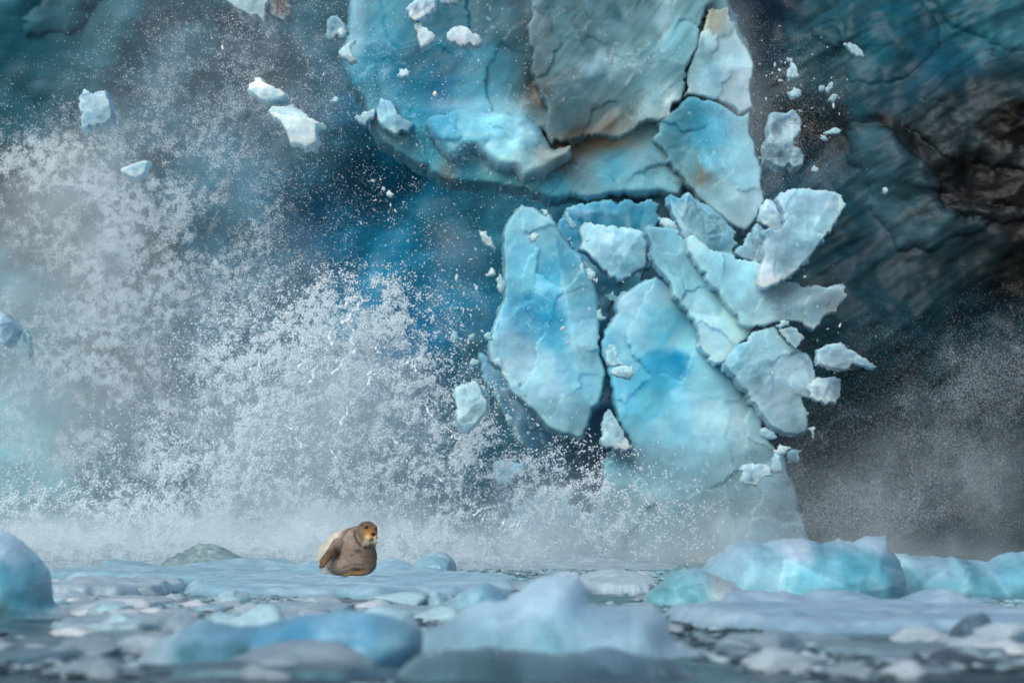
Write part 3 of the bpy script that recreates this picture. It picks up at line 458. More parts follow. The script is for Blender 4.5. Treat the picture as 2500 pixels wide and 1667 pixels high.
 ('ice_shard', 'rounded sliver below the fan slab, over the dark crack', Fc(1228,1082,1270,1052,1335,1050,1320,1080,1265,1108), 125.6, .6, '#8ea4b4', {}),
]
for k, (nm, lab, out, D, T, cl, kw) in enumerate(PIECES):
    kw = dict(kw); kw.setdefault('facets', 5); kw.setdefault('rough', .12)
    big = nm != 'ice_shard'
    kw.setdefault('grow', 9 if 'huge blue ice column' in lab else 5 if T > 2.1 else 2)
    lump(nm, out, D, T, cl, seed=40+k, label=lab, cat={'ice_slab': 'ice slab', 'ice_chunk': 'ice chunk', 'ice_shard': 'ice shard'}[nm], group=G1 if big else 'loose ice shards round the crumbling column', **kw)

# ------------------------------------------------------------------ separate pieces flying through the air on the left
FLY = [
 ('rectangular pale chunk flying alone in the mist at far left', Bc(515,640,550,580,630,600,690,590,710,640,735,720,735,770,690,810,560,840,545,860,530,790,515,700), 106, 1.6, '#9aaec2', {}),
 ('bright white chunk with sparkling patch flying at upper left', Bc(1590,560,1640,510,1670,510,1740,560,1790,580,1845,620,1820,640,1760,660,1720,672,1670,665,1620,620,1585,600), 103.5, 1.8, '#d4dcea', dict(facets=6)),
 ('ragged white chunk with a side knob below the sparkling one', Bc(1710,735,1740,690,1800,695,1900,705,1970,740,2030,790,2078,800,2070,820,2035,820,2035,930,1960,965,1920,945,1860,940,1840,880,1810,820,1760,780), 103.5, 1.8, '#c8d2e0', dict(facets=6)),
 ('fish shaped white chunk half lost in the spray at left', Bc(765,1110,840,1065,890,1045,968,1038,950,1070,945,1110,900,1145,830,1140), 103.5, 1.2, '#bcc4d4', {}),
 ('big pale pointed chunk cut by the top edge, upper left', Bc(1330,-120,1380,0,1430,30,1500,80,1570,110,1620,140,1700,180,1715,120,1720,60,1740,50,1690,-20,1650,-120), 126, 2.2, [(600,30,'#98aebc'),(640,30,'#8aa4b4'),(560,10,'#78a0b0')], {}),
 ('pale rounded chunk with brown stain cut by the top edge', Bc(1690,-100,1722,60,1718,110,1760,130,1820,158,1870,115,1877,60,1840,10,1800,-100), 126, 1.7, [(670,30,'#8e9cae'),(695,10,'#6a5048'),(702,30,'#5e4844'),(690,50,'#909cae')], dict(frost=.2)),
 ('white triangular chunk at the left edge of the big block', Cc(70,340,110,300,182,260,188,400,140,412,90,380), 122, 1.1, '#a8bccc', {}),
 ('rounded white chunk at top before the turquoise part of the block', Cc(495,70,550,20,600,-25,690,-25,702,60,660,110,620,130,560,160,520,130), 122, 1.5, '#b0b8c8', dict(facets=6)),
 ('ragged white chunk directly under the rounded white one', Cc(550,170,600,150,640,190,692,240,680,280,640,310,600,325,575,260), 122, 1.2, '#b0b8c8', {}),
 ('smooth potato shaped white chunk before the dark blue part of the block', Cc(757,230,800,190,850,178,900,195,950,230,992,280,970,315,850,320,790,290,757,260), 122, 1.5, '#b4bccc', {}),
 ('small pale chunk before the left part of the block', Cc(440,490,460,440,500,438,528,470,515,500,470,512), 122, .8, '#98b0c4', {}),
 ('tiny bright white nugget in the middle of the turquoise ice', Cc(675,590,690,577,705,600,690,627), 121, .5, '#dce8f0', {}),
 ('grey lump peeping in at the top edge beside the rounded white chunk', Cc(700,-60,840,-60,832,40,770,45,720,30), 124, 1.0, '#8ca2b2', {}),
 ('small rounded white lump left of the big block near the top', Cc(60,205,75,185,100,183,117,220,97,250,68,238), 122, .7, '#a8b8c8', {}),
 ('faint bluish slab hanging in the drift left of the big block', Cc(0,130,50,110,90,130,120,180,125,250,60,240,20,280,0,260), 127, 1.0, '#5c8094', {}),
 ('squarish white nugget before the deep blue cave', Cc(372,1240,390,1212,428,1242,412,1263,388,1260), 119, .5, '#c4d8e4', {}),
 ('egg shaped white nugget beside the squarish one', Cc(340,1210,350,1190,370,1215,355,1228), 119, .4, '#bcd0dc', {}),
 ('bent white splinter above the two white nuggets', Cc(255,1152,300,1145,303,1172,290,1168,258,1162), 119, .3, '#a8c0cc', {}),
 ('shell shaped pale shard left of the big block', Cc(12,655,35,625,65,615,75,640,50,665), 120, .5, '#98b0bc', {}),
 ('large smooth pale slab cut by the left edge of the picture', Ic(-120,640,0,680,60,720,110,760,150,800,168,850,155,920,120,980,75,1010,50,990,0,970,-120,930), 104, 2.0, [(0,820,'#98acc0'),(30,840,'#90a4b8')], dict(facets=5)),
 ('narrow upright slab beside the large slab at the left edge', Ic(190,880,230,850,265,920,270,1060,235,1090,205,960), 104.5, .8, '#88a0b4', {}),
 ('faint pale flake in the drift left of the deep blue cave', Ic(1740,300,1770,280,1812,350,1790,365,1755,340), 120, .5, '#8cb0c8', {}),
 ('faint upright flake low in the drift left of the deep blue cave', Ic(1830,890,1860,858,1890,900,1880,950,1850,930), 120, .5, '#88a8c0', {}),
]
for k, (lab, out, D, T, cl, kw) in enumerate(FLY):
    kw = dict(kw); kw.setdefault('facets', 5)
    lump('flying_ice_chunk', out, D, T, cl, seed=200+k, label=lab, cat='ice chunk', group='ice chunks flying on the left', rough=.12, frost=kw.pop('frost', .4), gain=1.2, **kw)
#@@FLOES
FRL = []
for k in range(8):
    r = random.Random(600+k); bm = bmesh.new()
    for i in range(11):
        v = Vector((r.gauss(0, 1), r.gauss(0, 1), r.gauss(0, 1))).normalized(); bm.verts.new((v.x, v.y*.6, v.z*r.uniform(.45, .6)))
    bmesh.ops.convex_hull(bm, input=bm.verts)
    for v in [v for v in bm.verts if not v.link_faces]: bm.verts.remove(v)
    me = bpy.data.meshes.new('ice_fragment'); bm.to_mesh(me); bm.free(); me.materials.append(M_CHIP); FRL.append(me)
FZ = [('before the deep blue cave', 46, (860, 1120, 380, 760), (2.0, 5.0), (112, 122)), ('left of the tall pale chunk', 50, (1040, 1190, 560, 1010), (2.5, 8.5), (121, 125)),
      ('in the drift at upper left', 42, (480, 840, 20, 420), (2.0, 5.5), (108, 120)), ('before the turquoise half of the block', 30, (850, 1260, 20, 470), (1.8, 4.5), (118, 123)),
      ('between block and dark wall', 52, (1800, 2080, 10, 480), (2.5, 8.0), (122, 130)), ('in the cracks of the crumbling column', 55, (1290, 1560, 480, 1010), (2.5, 9.0), (121, 129)),
      ('along the right edge of the column', 34, (1840, 2150, 560, 1120), (2.0, 6.0), (121, 127)), ('over the dark gap at the water', 22, (1180, 1460, 960, 1230), (2.0, 6.0), (116, 122))]
r = random.Random(31)
for zn, n, (u0, u1, v0, v1), (s0, s1), (D0, D1) in FZ:
    for i in range(n):
        D = r.uniform(D0, D1); sp = (s0+(s1-s0)*r.random()**3)*D/F; o = bpy.data.objects.new('ice_fragment', FRL[r.randrange(8)]); COL.objects.link(o)
        o.location = at(r.triangular(u0, u1), r.triangular(v0, v1), D); o.scale = (sp*r.uniform(.9, 1.7), sp, sp*r.uniform(.7, 1.2)); o.rotation_euler = (r.uniform(0, 6), r.uniform(0, 6), r.uniform(0, 6))
        tag(o, 'tiny pale ice fragment flying '+zn, 'ice fragment', 'ice fragments flying '+zn, 'thing')
# ------------------------------------------------------------------ floating ice in the foreground
FP = []
def floe(name, label, px0, px1, row, D0, D1, h, col, seed, group='ice floes lying in the foreground', cat='ice floe', m=None, bumps=(), n=130, facet=.06, edge=.5, tilt=0, cols=None):
    """low floe: footprint from column px0..px1 (at its middle distance), D0..D1 metres away, h metres above the water"""
    r = np.random.default_rng(seed); Dm = (D0+D1)/2; x0, x1 = (px0-CX)/F*Dm, (px1-CX)/F*Dm
    cx, rx, ry = (x0+x1)/2, (x1-x0)/2, (D1-D0)/2
    nr = n//3; th = np.linspace(0, 2*math.pi, n, endpoint=False); rad = np.linspace(0, 1, nr)[1:]**.75
    T_, R_ = np.meshgrid(th, rad)
    wob = 1+.10*gn(np.cos(th)*1.5+seed, np.sin(th)*1.5, 2)+.07*gn(np.cos(th)*5+seed, np.sin(th)*5, 4)+.012*gn(np.cos(th)*15+seed, np.sin(th)*15, 4)
    p = 2.6; se = (np.abs(np.cos(th))**p+np.abs(np.sin(th))**p)**(-1/p)*wob
    X = cx+rx*R_*np.cos(T_)*se[None]; Y = Dm+ry*R_*np.sin(T_)*se[None]
    sc = min(rx, ry)
    d = (1-R_)
    prof = np.clip(d/(.10*edge*2), 0, 1)**.55
    Z = h*(.78+.30*fbm(X/2.2+seed, Y/3.5, seed, 4))+tilt*(X-cx)
    nxp = fbm(X*.5+seed*2, Y*.35, 8.8, 2); Z = Z+facet*(np.abs((nxp*3) % 1-.5)-.25)
    for bx, bD, br, bry, bh in bumps:
        q = ((X-(bx-CX)/F*bD)/br)**2+((Y-bD)/bry)**2; Z = Z+bh*np.clip(1-q, 0, 1)**1.2*(1+.25*fbm(X*2, Y*2, seed, 3))
    Z = np.maximum(Z, .03)*prof-.22*(1-prof)-.05*(R_ > .999)
    ctr = np.array([[cx, Dm, Z[0].mean()]])
    V = np.concatenate([np.stack([X.ravel(), Y.ravel(), Z.ravel()], 1), ctr, [[cx, Dm, -.4]]])
    m_ = nr-1; i = np.arange(m_*n).reshape(m_, n); j = np.roll(i, -1, 1)
    f1 = np.stack([i[:-1].ravel(), i[1:].ravel(), j[1:].ravel()], 1); f2 = np.stack([i[:-1].ravel(), j[1:].ravel(), j[:-1].ravel()], 1)
    f3 = np.stack([np.full(n, m_*n), i[0], j[0]], 1); f4 = np.stack([np.full(n, m_*n+1), j[-1], i[-1]], 1)
    Fa = np.concatenate([f1, f2, f3, f4])
    x, y, z = V.T
    base = lin(col)[None].repeat(len(V), 0)
    w = sstep(-.2, .5, fbm(x*.9+seed, y*.6, 3, 4)); hi = lin(cols or '#ccd8e8')[None]; base = base+(hi-base)*(w*.6)[:, None]
    wet = sstep(.08, .0, z); base = base+(lin('#5c98ae')[None]*.8-base)*(wet*.45)[:, None]
    base = base*(1+.18*fbm(x*3, y*2, seed, 4))[:, None]
    o = mesh_obj(name, V, Fa, m or M_FLOE, base, None, (cx, Dm, 0)); tag(o, label, cat, group, 'thing'); return o
SEAL_FLOE = floe('seal_floe', 'long flat pale blue ice floe that the seal is lying on', 450, 1275, 1400, 57.5, 82, .17, '#a4c6dc', 3, cols='#d4e2f0', group='ice floes lying in the foreground',
     bumps=[(960, 80, .5, 2, .20), (1000, 78, .7, 2, .10), (700, 60, 2.0, 3, -.02), (640, 79, 1.2, 2, .10), (770, 79, .35, 2, .14)], n=220)
floe('ice_floe', 'low blue floe behind the seal floe, nearest to the foaming wave', 120, 780, 1390, 72, 88, .20, '#98bcd0', 5, cols='#c4d8e6', bumps=[(250, 86, 1.2, 2, .14), (620, 86, 1.6, 2, .12)], n=180)
floe('ice_floe', 'small domed lump of blue ice right behind the seal floe', 1000, 1115, 1390, 80, 86, .2, '#a0c4d8', 6, bumps=[(1065, 83, .5, 3, .30)], n=80)
floe('ice_floe', 'flat white floe between the seal floe and the right iceberg', 1420, 1600, 1420, 60, 74, .16, '#c4d0dc', 8, bumps=[(1500, 70, .6, 2, .1)], n=110)
floe('ice_floe', 'lavender white floe stretching across the right below the iceberg', 1615, 2640, 1500, 38.5, 50, .16, '#9cb4d0', 9, cols='#c0cce0', bumps=[(1800, 49, .4, .6, .1), (1900, 49, .35, .6, .08), (2050, 49, .5, .8, .12), (2300, 49, .5, .8, .14), (1850, 42, 1.5, 1.5, .04)], n=240)
floe('ice_floe', 'pale low floe under the left end of the seal floe', 130, 430, 1440, 56, 68, .2, '#b0bcc8', 10, n=110, bumps=[(250, 62, .7, 2, .1)])
B = 'icebergs of the foreground'
def berg(label, out, D, T, base, cl, **kw):
    kw.setdefault('step', 4); kw.setdefault('frost', .2)
    kw.setdefault('rim', .75); kw.setdefault('back', .8); kw.setdefault('gain', 1.0); kw.setdefault('soft', 12)
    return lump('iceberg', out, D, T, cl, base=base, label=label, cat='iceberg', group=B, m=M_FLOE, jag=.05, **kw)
berg('rounded blue iceberg with white crown cut by the left edge', Ac(-220,120,-100,118,0,130,60,137,150,190,250,280,330,380,350,480,365,600,440,650,500,700,520,800,-220,800), 46.5, 1.3, 1250+.3614*700,
     [(0,1310,'#b4cce4'),(60,1325,'#b0c8e0'),(20,1390,'#5c98b4'),(70,1400,'#6aa6c0'),(110,1390,'#8cb4cc'),(60,1450,'#4c8aa4'),(20,1480,'#5a7f92'),(140,1480,'#9cacc0'),(110,1460,'#5490aa'),(170,1490,'#a8b0c0')], seed=301, soft=40, ft=.12, facets=4, rough=.05, step=5)
berg('large faceted iceberg with white crest on the right', Fr(120,700,100,380,230,360,290,355,350,290,440,250,460,215,500,195,650,190,770,180,790,172,850,170,1000,180,1060,205,1100,190,1170,165,1200,185,1270,190,1350,150,1470,145,1490,250,1530,270,1590,400,1640,600,1660,720), 57, 2.2, 1250+.3827*590,
     [(1700,1370,'#a4c8e0'),(1800,1340,'#bcd4ea'),(1850,1380,'#a8cce2'),(1780,1330,'#c4d4e8'),(1950,1330,'#c8d4e8'),(2100,1320,'#c8d2e4'),(2140,1320,'#c4d0e4'),(2000,1370,'#7cb4cc'),(1950,1400,'#70a8c0'),(2080,1380,'#5c9cb4'),(2060,1420,'#4c8ca4'),(2150,1400,'#5a94aa'),(1900,1450,'#6aa0b4'),(1800,1450,'#8cb4c4'),(2000,1460,'#4c8498'),(2180,1380,'#6ca0b4')], seed=322, facets=12, rough=.03, fs=.9, rim=.22, soft=3, ft=.22, gain=1.12, mottle=.08, step=4.5)
berg('low translucent aqua iceberg with warm pale spot left of the faceted one', Fr(-110,700,-60,520,10,470,40,440,70,400,110,372,200,362,300,372,420,420,500,440,560,500,640,540,700,590,740,700), 54, 1.5, 1250+.3827*640,
     [(1620,1440,'#6ca4b4'),(1650,1420,'#7cb0be'),(1700,1420,'#8cb8c4'),(1770,1430,'#c4c8cc'),(1780,1440,'#b8c0c4'),(1680,1470,'#6ca2b0'),(1850,1470,'#5c8c9c')], seed=303, facets=13, rough=.08, fs=.9, mottle=.16, rim=.3, soft=3, ft=.22, gain=1.08)
berg('darker teal iceberg running off the right edge', Fr(1430,720,1480,420,1510,268,1560,262,1700,280,1850,290,1890,280,2000,302,2130,312,2200,270,2250,255,2352,245,2560,250,2600,720), 60, 2.0, 1250+.3827*560,
     [(2200,1360,'#a8c0d0'),(2250,1355,'#a0bccc'),(2200,1400,'#74a4b8'),(2300,1370,'#84acc0'),(2350,1400,'#5c90a6'),(2400,1360,'#8cb4c8'),(2480,1350,'#8cb0c4'),(2450,1400,'#6496ac'),(2250,1440,'#5488a0'),(2400,1450,'#4c8098')], seed=304, facets=11, rough=.03, fs=.9, rim=.22, soft=3, ft=.22, gain=1.12)
berg('big smooth pale blue mound in the middle foreground with a squared peak', Fb(500,900,600,835,700,780,850,700,950,640,1050,602,1210,590,1235,560,1330,500,1400,452,1500,420,1540,402,1610,398,1640,415,1700,425,1730,500,1760,600,1830,632,2000,622,2100,618,2200,625,2290,690,2310,830)+Fr(90,800,250,868,430,900,560,925,700,985,850,1060,950,1200)+Fb(500,1200), 33, 1.9, 1250+.3614*955,
     [(1380,1410,'#bcd0e8'),(1300,1480,'#b0c8e0'),(1200,1500,'#a4c0d8'),(1400,1500,'#a4c4dc'),(1350,1560,'#7ca4b8'),(1500,1520,'#98b4cc'),(1600,1500,'#a8b8cc'),(1600,1540,'#90a8bc'),(1200,1560,'#86a8bc'),(1080,1550,'#84a0b4')], seed=305, facets=4, rough=.10, rim=1.0, step=5, mottle=.10, soft=70, ft=.05)
berg('wide grey blue mound at the bottom in front of the smooth mound', Fb(380,1400,480,1080,560,1000,660,950,760,920,900,925,1050,905,1200,930,1260,925,1400,935,1520,960,1700,940,1850,905,1980,925,2100,960,2250,1000,2400,1060,2520,1120,2600,1400), 28.3, 1.5, 1250+.3614*1100,
     [(1100,1610,'#56707e'),(1300,1610,'#587484'),(1500,1600,'#5c7688'),(1250,1640,'#405664'),(1500,1650,'#3c5060'),(1700,1640,'#445866')], seed=306, soft=60, ft=.05, facets=3, rough=.06, rim=1.1, step=6, mottle=.08)  # this mound and the bottom lumps are coloured dark to carry the vignette
berg('blue wedge shaped iceberg lying low at left foreground', Ac(880,1200,930,990,1000,920,1070,870,1130,835,1290,750,1340,722,1400,715,1500,745,1620,770,1750,760,1900,720,2100,680,2352,655)+Fb(0,655,100,655,200,670,400,700,560,745,640,770,640,900,560,1200), 31, 1.5, 1250+.3614*1020,
     [(350,1600,'#a8b4c4'),(390,1560,'#a4b4c4'),(480,1540,'#7c9cb4'),(560,1540,'#6c98b8'),(650,1540,'#5c90b4'),(720,1560,'#4c86ac'),(600,1600,'#4c7888'),(480,1600,'#4c7484'),(800,1510,'#7cacd0'),(900,1530,'#6ca0c4'),(850,1580,'#5c88a4'),(1000,1560,'#6c94ac')], seed=307, soft=14, ft=.15, gain=1.15, facets=8, rough=.06, rim=.9, step=5)
berg('small grey capped block before the lavender floe at far right', Fr(1820,900,1840,820,1880,750,1960,670,2000,655,2080,635,2130,665,2170,740,2190,820,2210,900), 37, .8, 1250+.3827*840, [(2350,1530,'#566676'),(2390,1500,'#4a5664')], seed=308, facets=5)
berg('round dim lump at the bottom right of the centre mound', Fr(560,1200,580,1060,600,970,660,930,740,905,820,885,880,900,930,950,965,1040,980,1200), 29.5, .8, 1250+.3827*1080, '#465464', seed=309, facets=3)
berg('wide dim lump at the bottom right corner', Fr(1330,1200,1400,1060,1480,1010,1600,1000,1700,970,1780,940,1850,965,1940,1010,2050,1090,2120,1200), 29, .9, 1250+.3827*1090, '#3c4858', seed=310, facets=3)
berg('squat pale lump in front of the left end of the seal floe', Ac(1440,700,1455,600,1480,545,1520,530,1600,522,1680,540,1700,590,1680,650,1650,720), 52, .5, 1250+.3614*650, '#a4b8c8', seed=311, facets=4)
berg('rounded lavender lump left of the blue wedge iceberg', Ac(1080,840,1110,760,1150,710,1200,680,1290,690,1350,720,1400,760,1380,860), 39, .6, 1250+.3614*810, '#8e98aa', seed=312, facets=4)
berg('thin tilted plate of glassy ice leaning on the centre mound', Fb(640,720,700,660,800,600,900,540,980,490,1050,475,1120,490,1200,540,1250,580,1240,680,1100,760), 47, .7, 1250+.3614*680, [(1100,1440,'#84a8bc'),(1200,1450,'#6c90a8'),(1150,1470,'#8cacc0')], seed=313, facets=6)
berg('small upright glassy lump left of the tilted plate', Fb(670,700,690,540,720,530,800,560,850,600,840,680,800,720), 48, .4, 1250+.3614*660, '#8ca8bc', seed=314, facets=5)

for k, (lb, a0, a1, d0, d1, c_) in enumerate([('whitish slush raft right of the cut off blue iceberg', 110, 420, 49, 57, '#b8c4ce'), ('low pale raft between blue iceberg and blue wedge', 150, 470, 40, 46, '#a4b2be'),
     ('grey raft in the bottom left corner', -80, 260, 30, 36, '#6c7c88'), ('thin blurred raft below the blue wedge iceberg', 420, 930, 27.5, 29.5, '#5c6c78'), ('pale raft in front of the seal floe, left half', 560, 860, 46, 53, '#acbcc8'),
     ('pale raft in front of the seal floe, right half', 880, 1110, 44, 50, '#a8b8c6'), ('thin raft before the lavender floe at the right', 1760, 2080, 34, 37, '#8898a4'), ('broad dim raft near the lower right', 1980, 2460, 32, 35, '#74848f'),
     ('grey raft left of the blue wedge iceberg', 190, 400, 34, 38, '#8a98a4'), ('pale raft far out between seal floe and white floe', 1230, 1420, 62, 72, '#a8bcc8'), ('thin raft at the foot of the faceted iceberg', 1680, 2100, 52, 55, '#a8b8c6')]):
    floe('slush_raft', lb, a0, a1, 0, d0, d1, .07, c_, 60+k, group='low slush rafts between the floes', cat='slush raft', n=110, facet=.04, cols='#c4d0da' if k not in (2, 3, 7) else '#8896a2')  # rafts along the bottom take darker tones, vignette put into the colour
# loose brash ice
LIB, LIB2 = [], []
for k in range(9):
    r = random.Random(900+k); bm = bmesh.new()
    for i in range(15 if k < 6 else 24):
        v = Vector((r.gauss(0, 1), r.gauss(0, 1), r.gauss(0, 1))).normalized()*r.uniform(.8, 1)
        bm.verts.new((v.x, v.y*.8, v.z*(.35 if k < 6 else .6)))
    bmesh.ops.convex_hull(bm, input=bm.verts)
    for v in [v for v in bm.verts if not v.link_faces]: bm.verts.remove(v)
    LIB2.append(bm.copy())
    bmesh.ops.bevel(bm, geom=bm.edges[:], offset=.09, segments=1, affect='EDGES', clamp_overlap=True)
    LIB.append(bm)
def lib_mesh(name, k, m, colr=None):
    me = bpy.data.meshes.new(name); LIB[k].to_mesh(me); me.materials.append(m)
    if colr is not None:
        a = me.color_attributes.new('col', 'FLOAT_COLOR', 'POINT'); c = np.ones((len(me.vertices), 4), np.float32); c[:, :3] = colr; a.data.foreach_set('color', c.ravel())
    return me
BR = [[lib_mesh('brash_piece', k, M_BRASH, lin(h)) for k in range(9)] for h in ('#a8b8c4', '#788a98', '#84acbc', '#46545e')]
r = random.Random(4)
def brash_spot(D, px):
    return (px-CX)/F*D
count = 0; tries = 0
while count < 150 and tries < 6000:
    tries += 1
    D = 27+60*r.random()**1.3; px = r.uniform(-30, 2530)
    x = brash_spot(D, px)
    if 450 < px < 1250 and 56 < D < 83: continue
    if px > 1620 and 38 < D < 50: continue
    if gn(x*.45, D*.16, 9.3) < -.12+(0.12 if D < 36 else 0): continue
    s = r.uniform(.07, .22)*(1 if D > 40 else .8)
    ci = r.choice([0, 0, 1, 2]) if D > 44 else r.choice([1, 3, 3, 1, 0])  # near chips get darker tones: vignette put into their colour
    o = bpy.data.objects.new('brash_ice_piece', r.choice(BR[ci])); COL.objects.link(o)
    o.location = (x, D, .01+s*.08); o.scale = (s*r.uniform(1, 1.9), s*r.uniform(.9, 1.6), s*r.uniform(.5, 1.0)); o.rotation_euler = (r.uniform(-.2, .2), r.uniform(-.2, .2), r.uniform(0, 6.28))
    zone = ('near the camera, out of focus' if D < 40 else 'in the middle distance' if D < 60 else 'far out near the mist')
    side = 'left' if px < 900 else 'middle' if px < 1650 else 'right'
    tag(o, 'small chip of brash ice afloat on the %s, %s' % (side, zone), 'brash ice', 'brash ice on the %s, %s' % (side, zone), 'thing'); count += 1
def scatter_mesh(name, items, m, label, cat):
    """many small hulls joined to one object that nobody could count: items = (x, y, z, sx, sy, sz, rot, k, colour)"""
    libs = []
    for bm in LIB2:
        bm.verts.ensure_lookup_table(); t = bm.copy(); bmesh.ops.triangulate(t, faces=t.faces[:]); t.verts.index_update()
        libs.append((np.array([v.co[:] for v in t.verts]), np.array([[v.index for v in f.verts] for f in t.faces])))
    Vs, Fs, Cs, off = [], [], [], 0
    for x, y, z, sx, sy, sz, a, k, c in items:
        v, f = libs[k]; ca, sa = math.cos(a), math.sin(a); p = v*np.array([sx, sy, sz])
        p = np.stack([p[:, 0]*ca-p[:, 1]*sa+x, p[:, 0]*sa+p[:, 1]*ca+y, p[:, 2]+z], 1)
        Vs.append(p); Fs.append(f+off); Cs.append(np.repeat(c[None], len(v), 0)); off += len(v)
    o = mesh_obj(name, np.concatenate(Vs), np.concatenate(Fs), m, np.concatenate(Cs), smooth=False); tag(o, label, cat, None, 'stuff'); return o
LUMPS = []
for k in range(7):
    bm = bmesh.new(); bmesh.ops.create_icosphere(bm, subdivisions=4, radius=1); r = random.Random(50+k)
    PL = [(Vector((r.gauss(0, 1), r.gauss(0, 1), r.gauss(0, .8))).normalized(), r.uniform(.55, .95)) for _ in range(11)]
    for v in bm.verts:
        n = float(fbm(v.co.x*1.1+k*5, v.co.y*1.1, v.co.z*1.1+k, 4)); dv = v.co.normalized(); rad = min([h_/max(dv.dot(pn), .05) for pn, h_ in PL]); v.co = dv*min(rad, 1.35)*(1+.10*n)
        v.co.z = max(v.co.z, -.5)*.62
    LUMPS.append(bm)
LM = []
for h in ('#c0d0dc', '#a0b4c2', '#a0c4d4', '#8499a6'):
    row = []
    for k, bm in enumerate(LUMPS):
        me = bpy.data.meshes.new('brash_lump'); bm.to_mesh(me); me.materials.append(M_FLOE); me.polygons.foreach_set('use_smooth', np.ones(len(me.polygons), bool))
        a_ = me.color_attributes.new('col', 'FLOAT_COLOR', 'POINT'); c = np.ones((len(me.vertices), 4), np.float32); c[:, :3] = lin(h); a_.data.foreach_set('color', c.ravel()); row.append(me)
    LM.append(row)
r = random.Random(11); cnt = 0
TINT = ['whitish', 'grey', 'bluish', 'dark grey']
while cnt < 90:
    D = 27.5+34*r.random()**1.2; px = r.uniform(-40, 2540); y_ = HY+F/D
    if 440 < px < 1260 and D > 55: continue
    if px > 1600 and D > 37: continue
    if 960 < px < 1750 and D < 36: continue
    x = brash_spot(D, px); s_ = r.uniform(.10, .30)*(.9 if D < 36 else 1); ci = r.choice([0, 0, 1, 2]) if D > 42 else r.choice([1, 3, 1, 2, 0]) if D > 33 else r.choice([3, 3, 1])  # near lumps picked darker, a vignette carried by colour
    o = bpy.data.objects.new('ice_lump', LM[ci][r.randrange(7)]); COL.objects.link(o); o.location = (x, D, .02); o.scale = (s_*r.uniform(1.1, 2.0), s_*r.uniform(1, 1.5), s_*r.uniform(.6, 1.2)); o.rotation_euler = (0, 0, r.uniform(0, 6.28))
    zone = 'near the camera, blurred' if D < 36 else 'between the big floes'
    side = 'far left' if px < 500 else 'left of centre' if px < 1000 else 'centre' if px < 1650 else 'right' if px < 2100 else 'far right'
    tag(o, '%s rounded ice lump afloat at the %s, %s' % (TINT[ci], side, zone), 'ice lump', 'rounded ice lumps at the %s, %s' % (side, zone), 'thing'); cnt += 1
items = []
pal = [lin(h) for h in ('#a0b0bc', '#6c7e8a', '#7ca4b4', '#3c4a54')]
while len(items) < 20000:
    D = 25+75*r.random()**1.1; px = r.uniform(-200, 2700); x = brash_spot(D, px)
    if gn(x*.45, D*.16, 9.3)+.5*gn(x*2, D*.9, 2.2) < -.08+(.1 if D < 36 else 0): continue
    s = r.uniform(.02, .09); ci = r.choice([0, 1, 2, 0]) if D > 46 else r.choice([1, 3, 3, 3, 0])  # bits close by coloured darker to imitate a vignette
    items.append((x, D, .005, s*r.uniform(1, 2), s*r.uniform(.9, 1.6), s*r.uniform(.4, 1), r.uniform(0, 6.3), r.randrange(9), pal[ci]*r.uniform(.7, 1.25)))
scatter_mesh('brash_ice', items, M_BRASH, 'slush of fine broken ice covering the water in the foreground', 'brash ice')
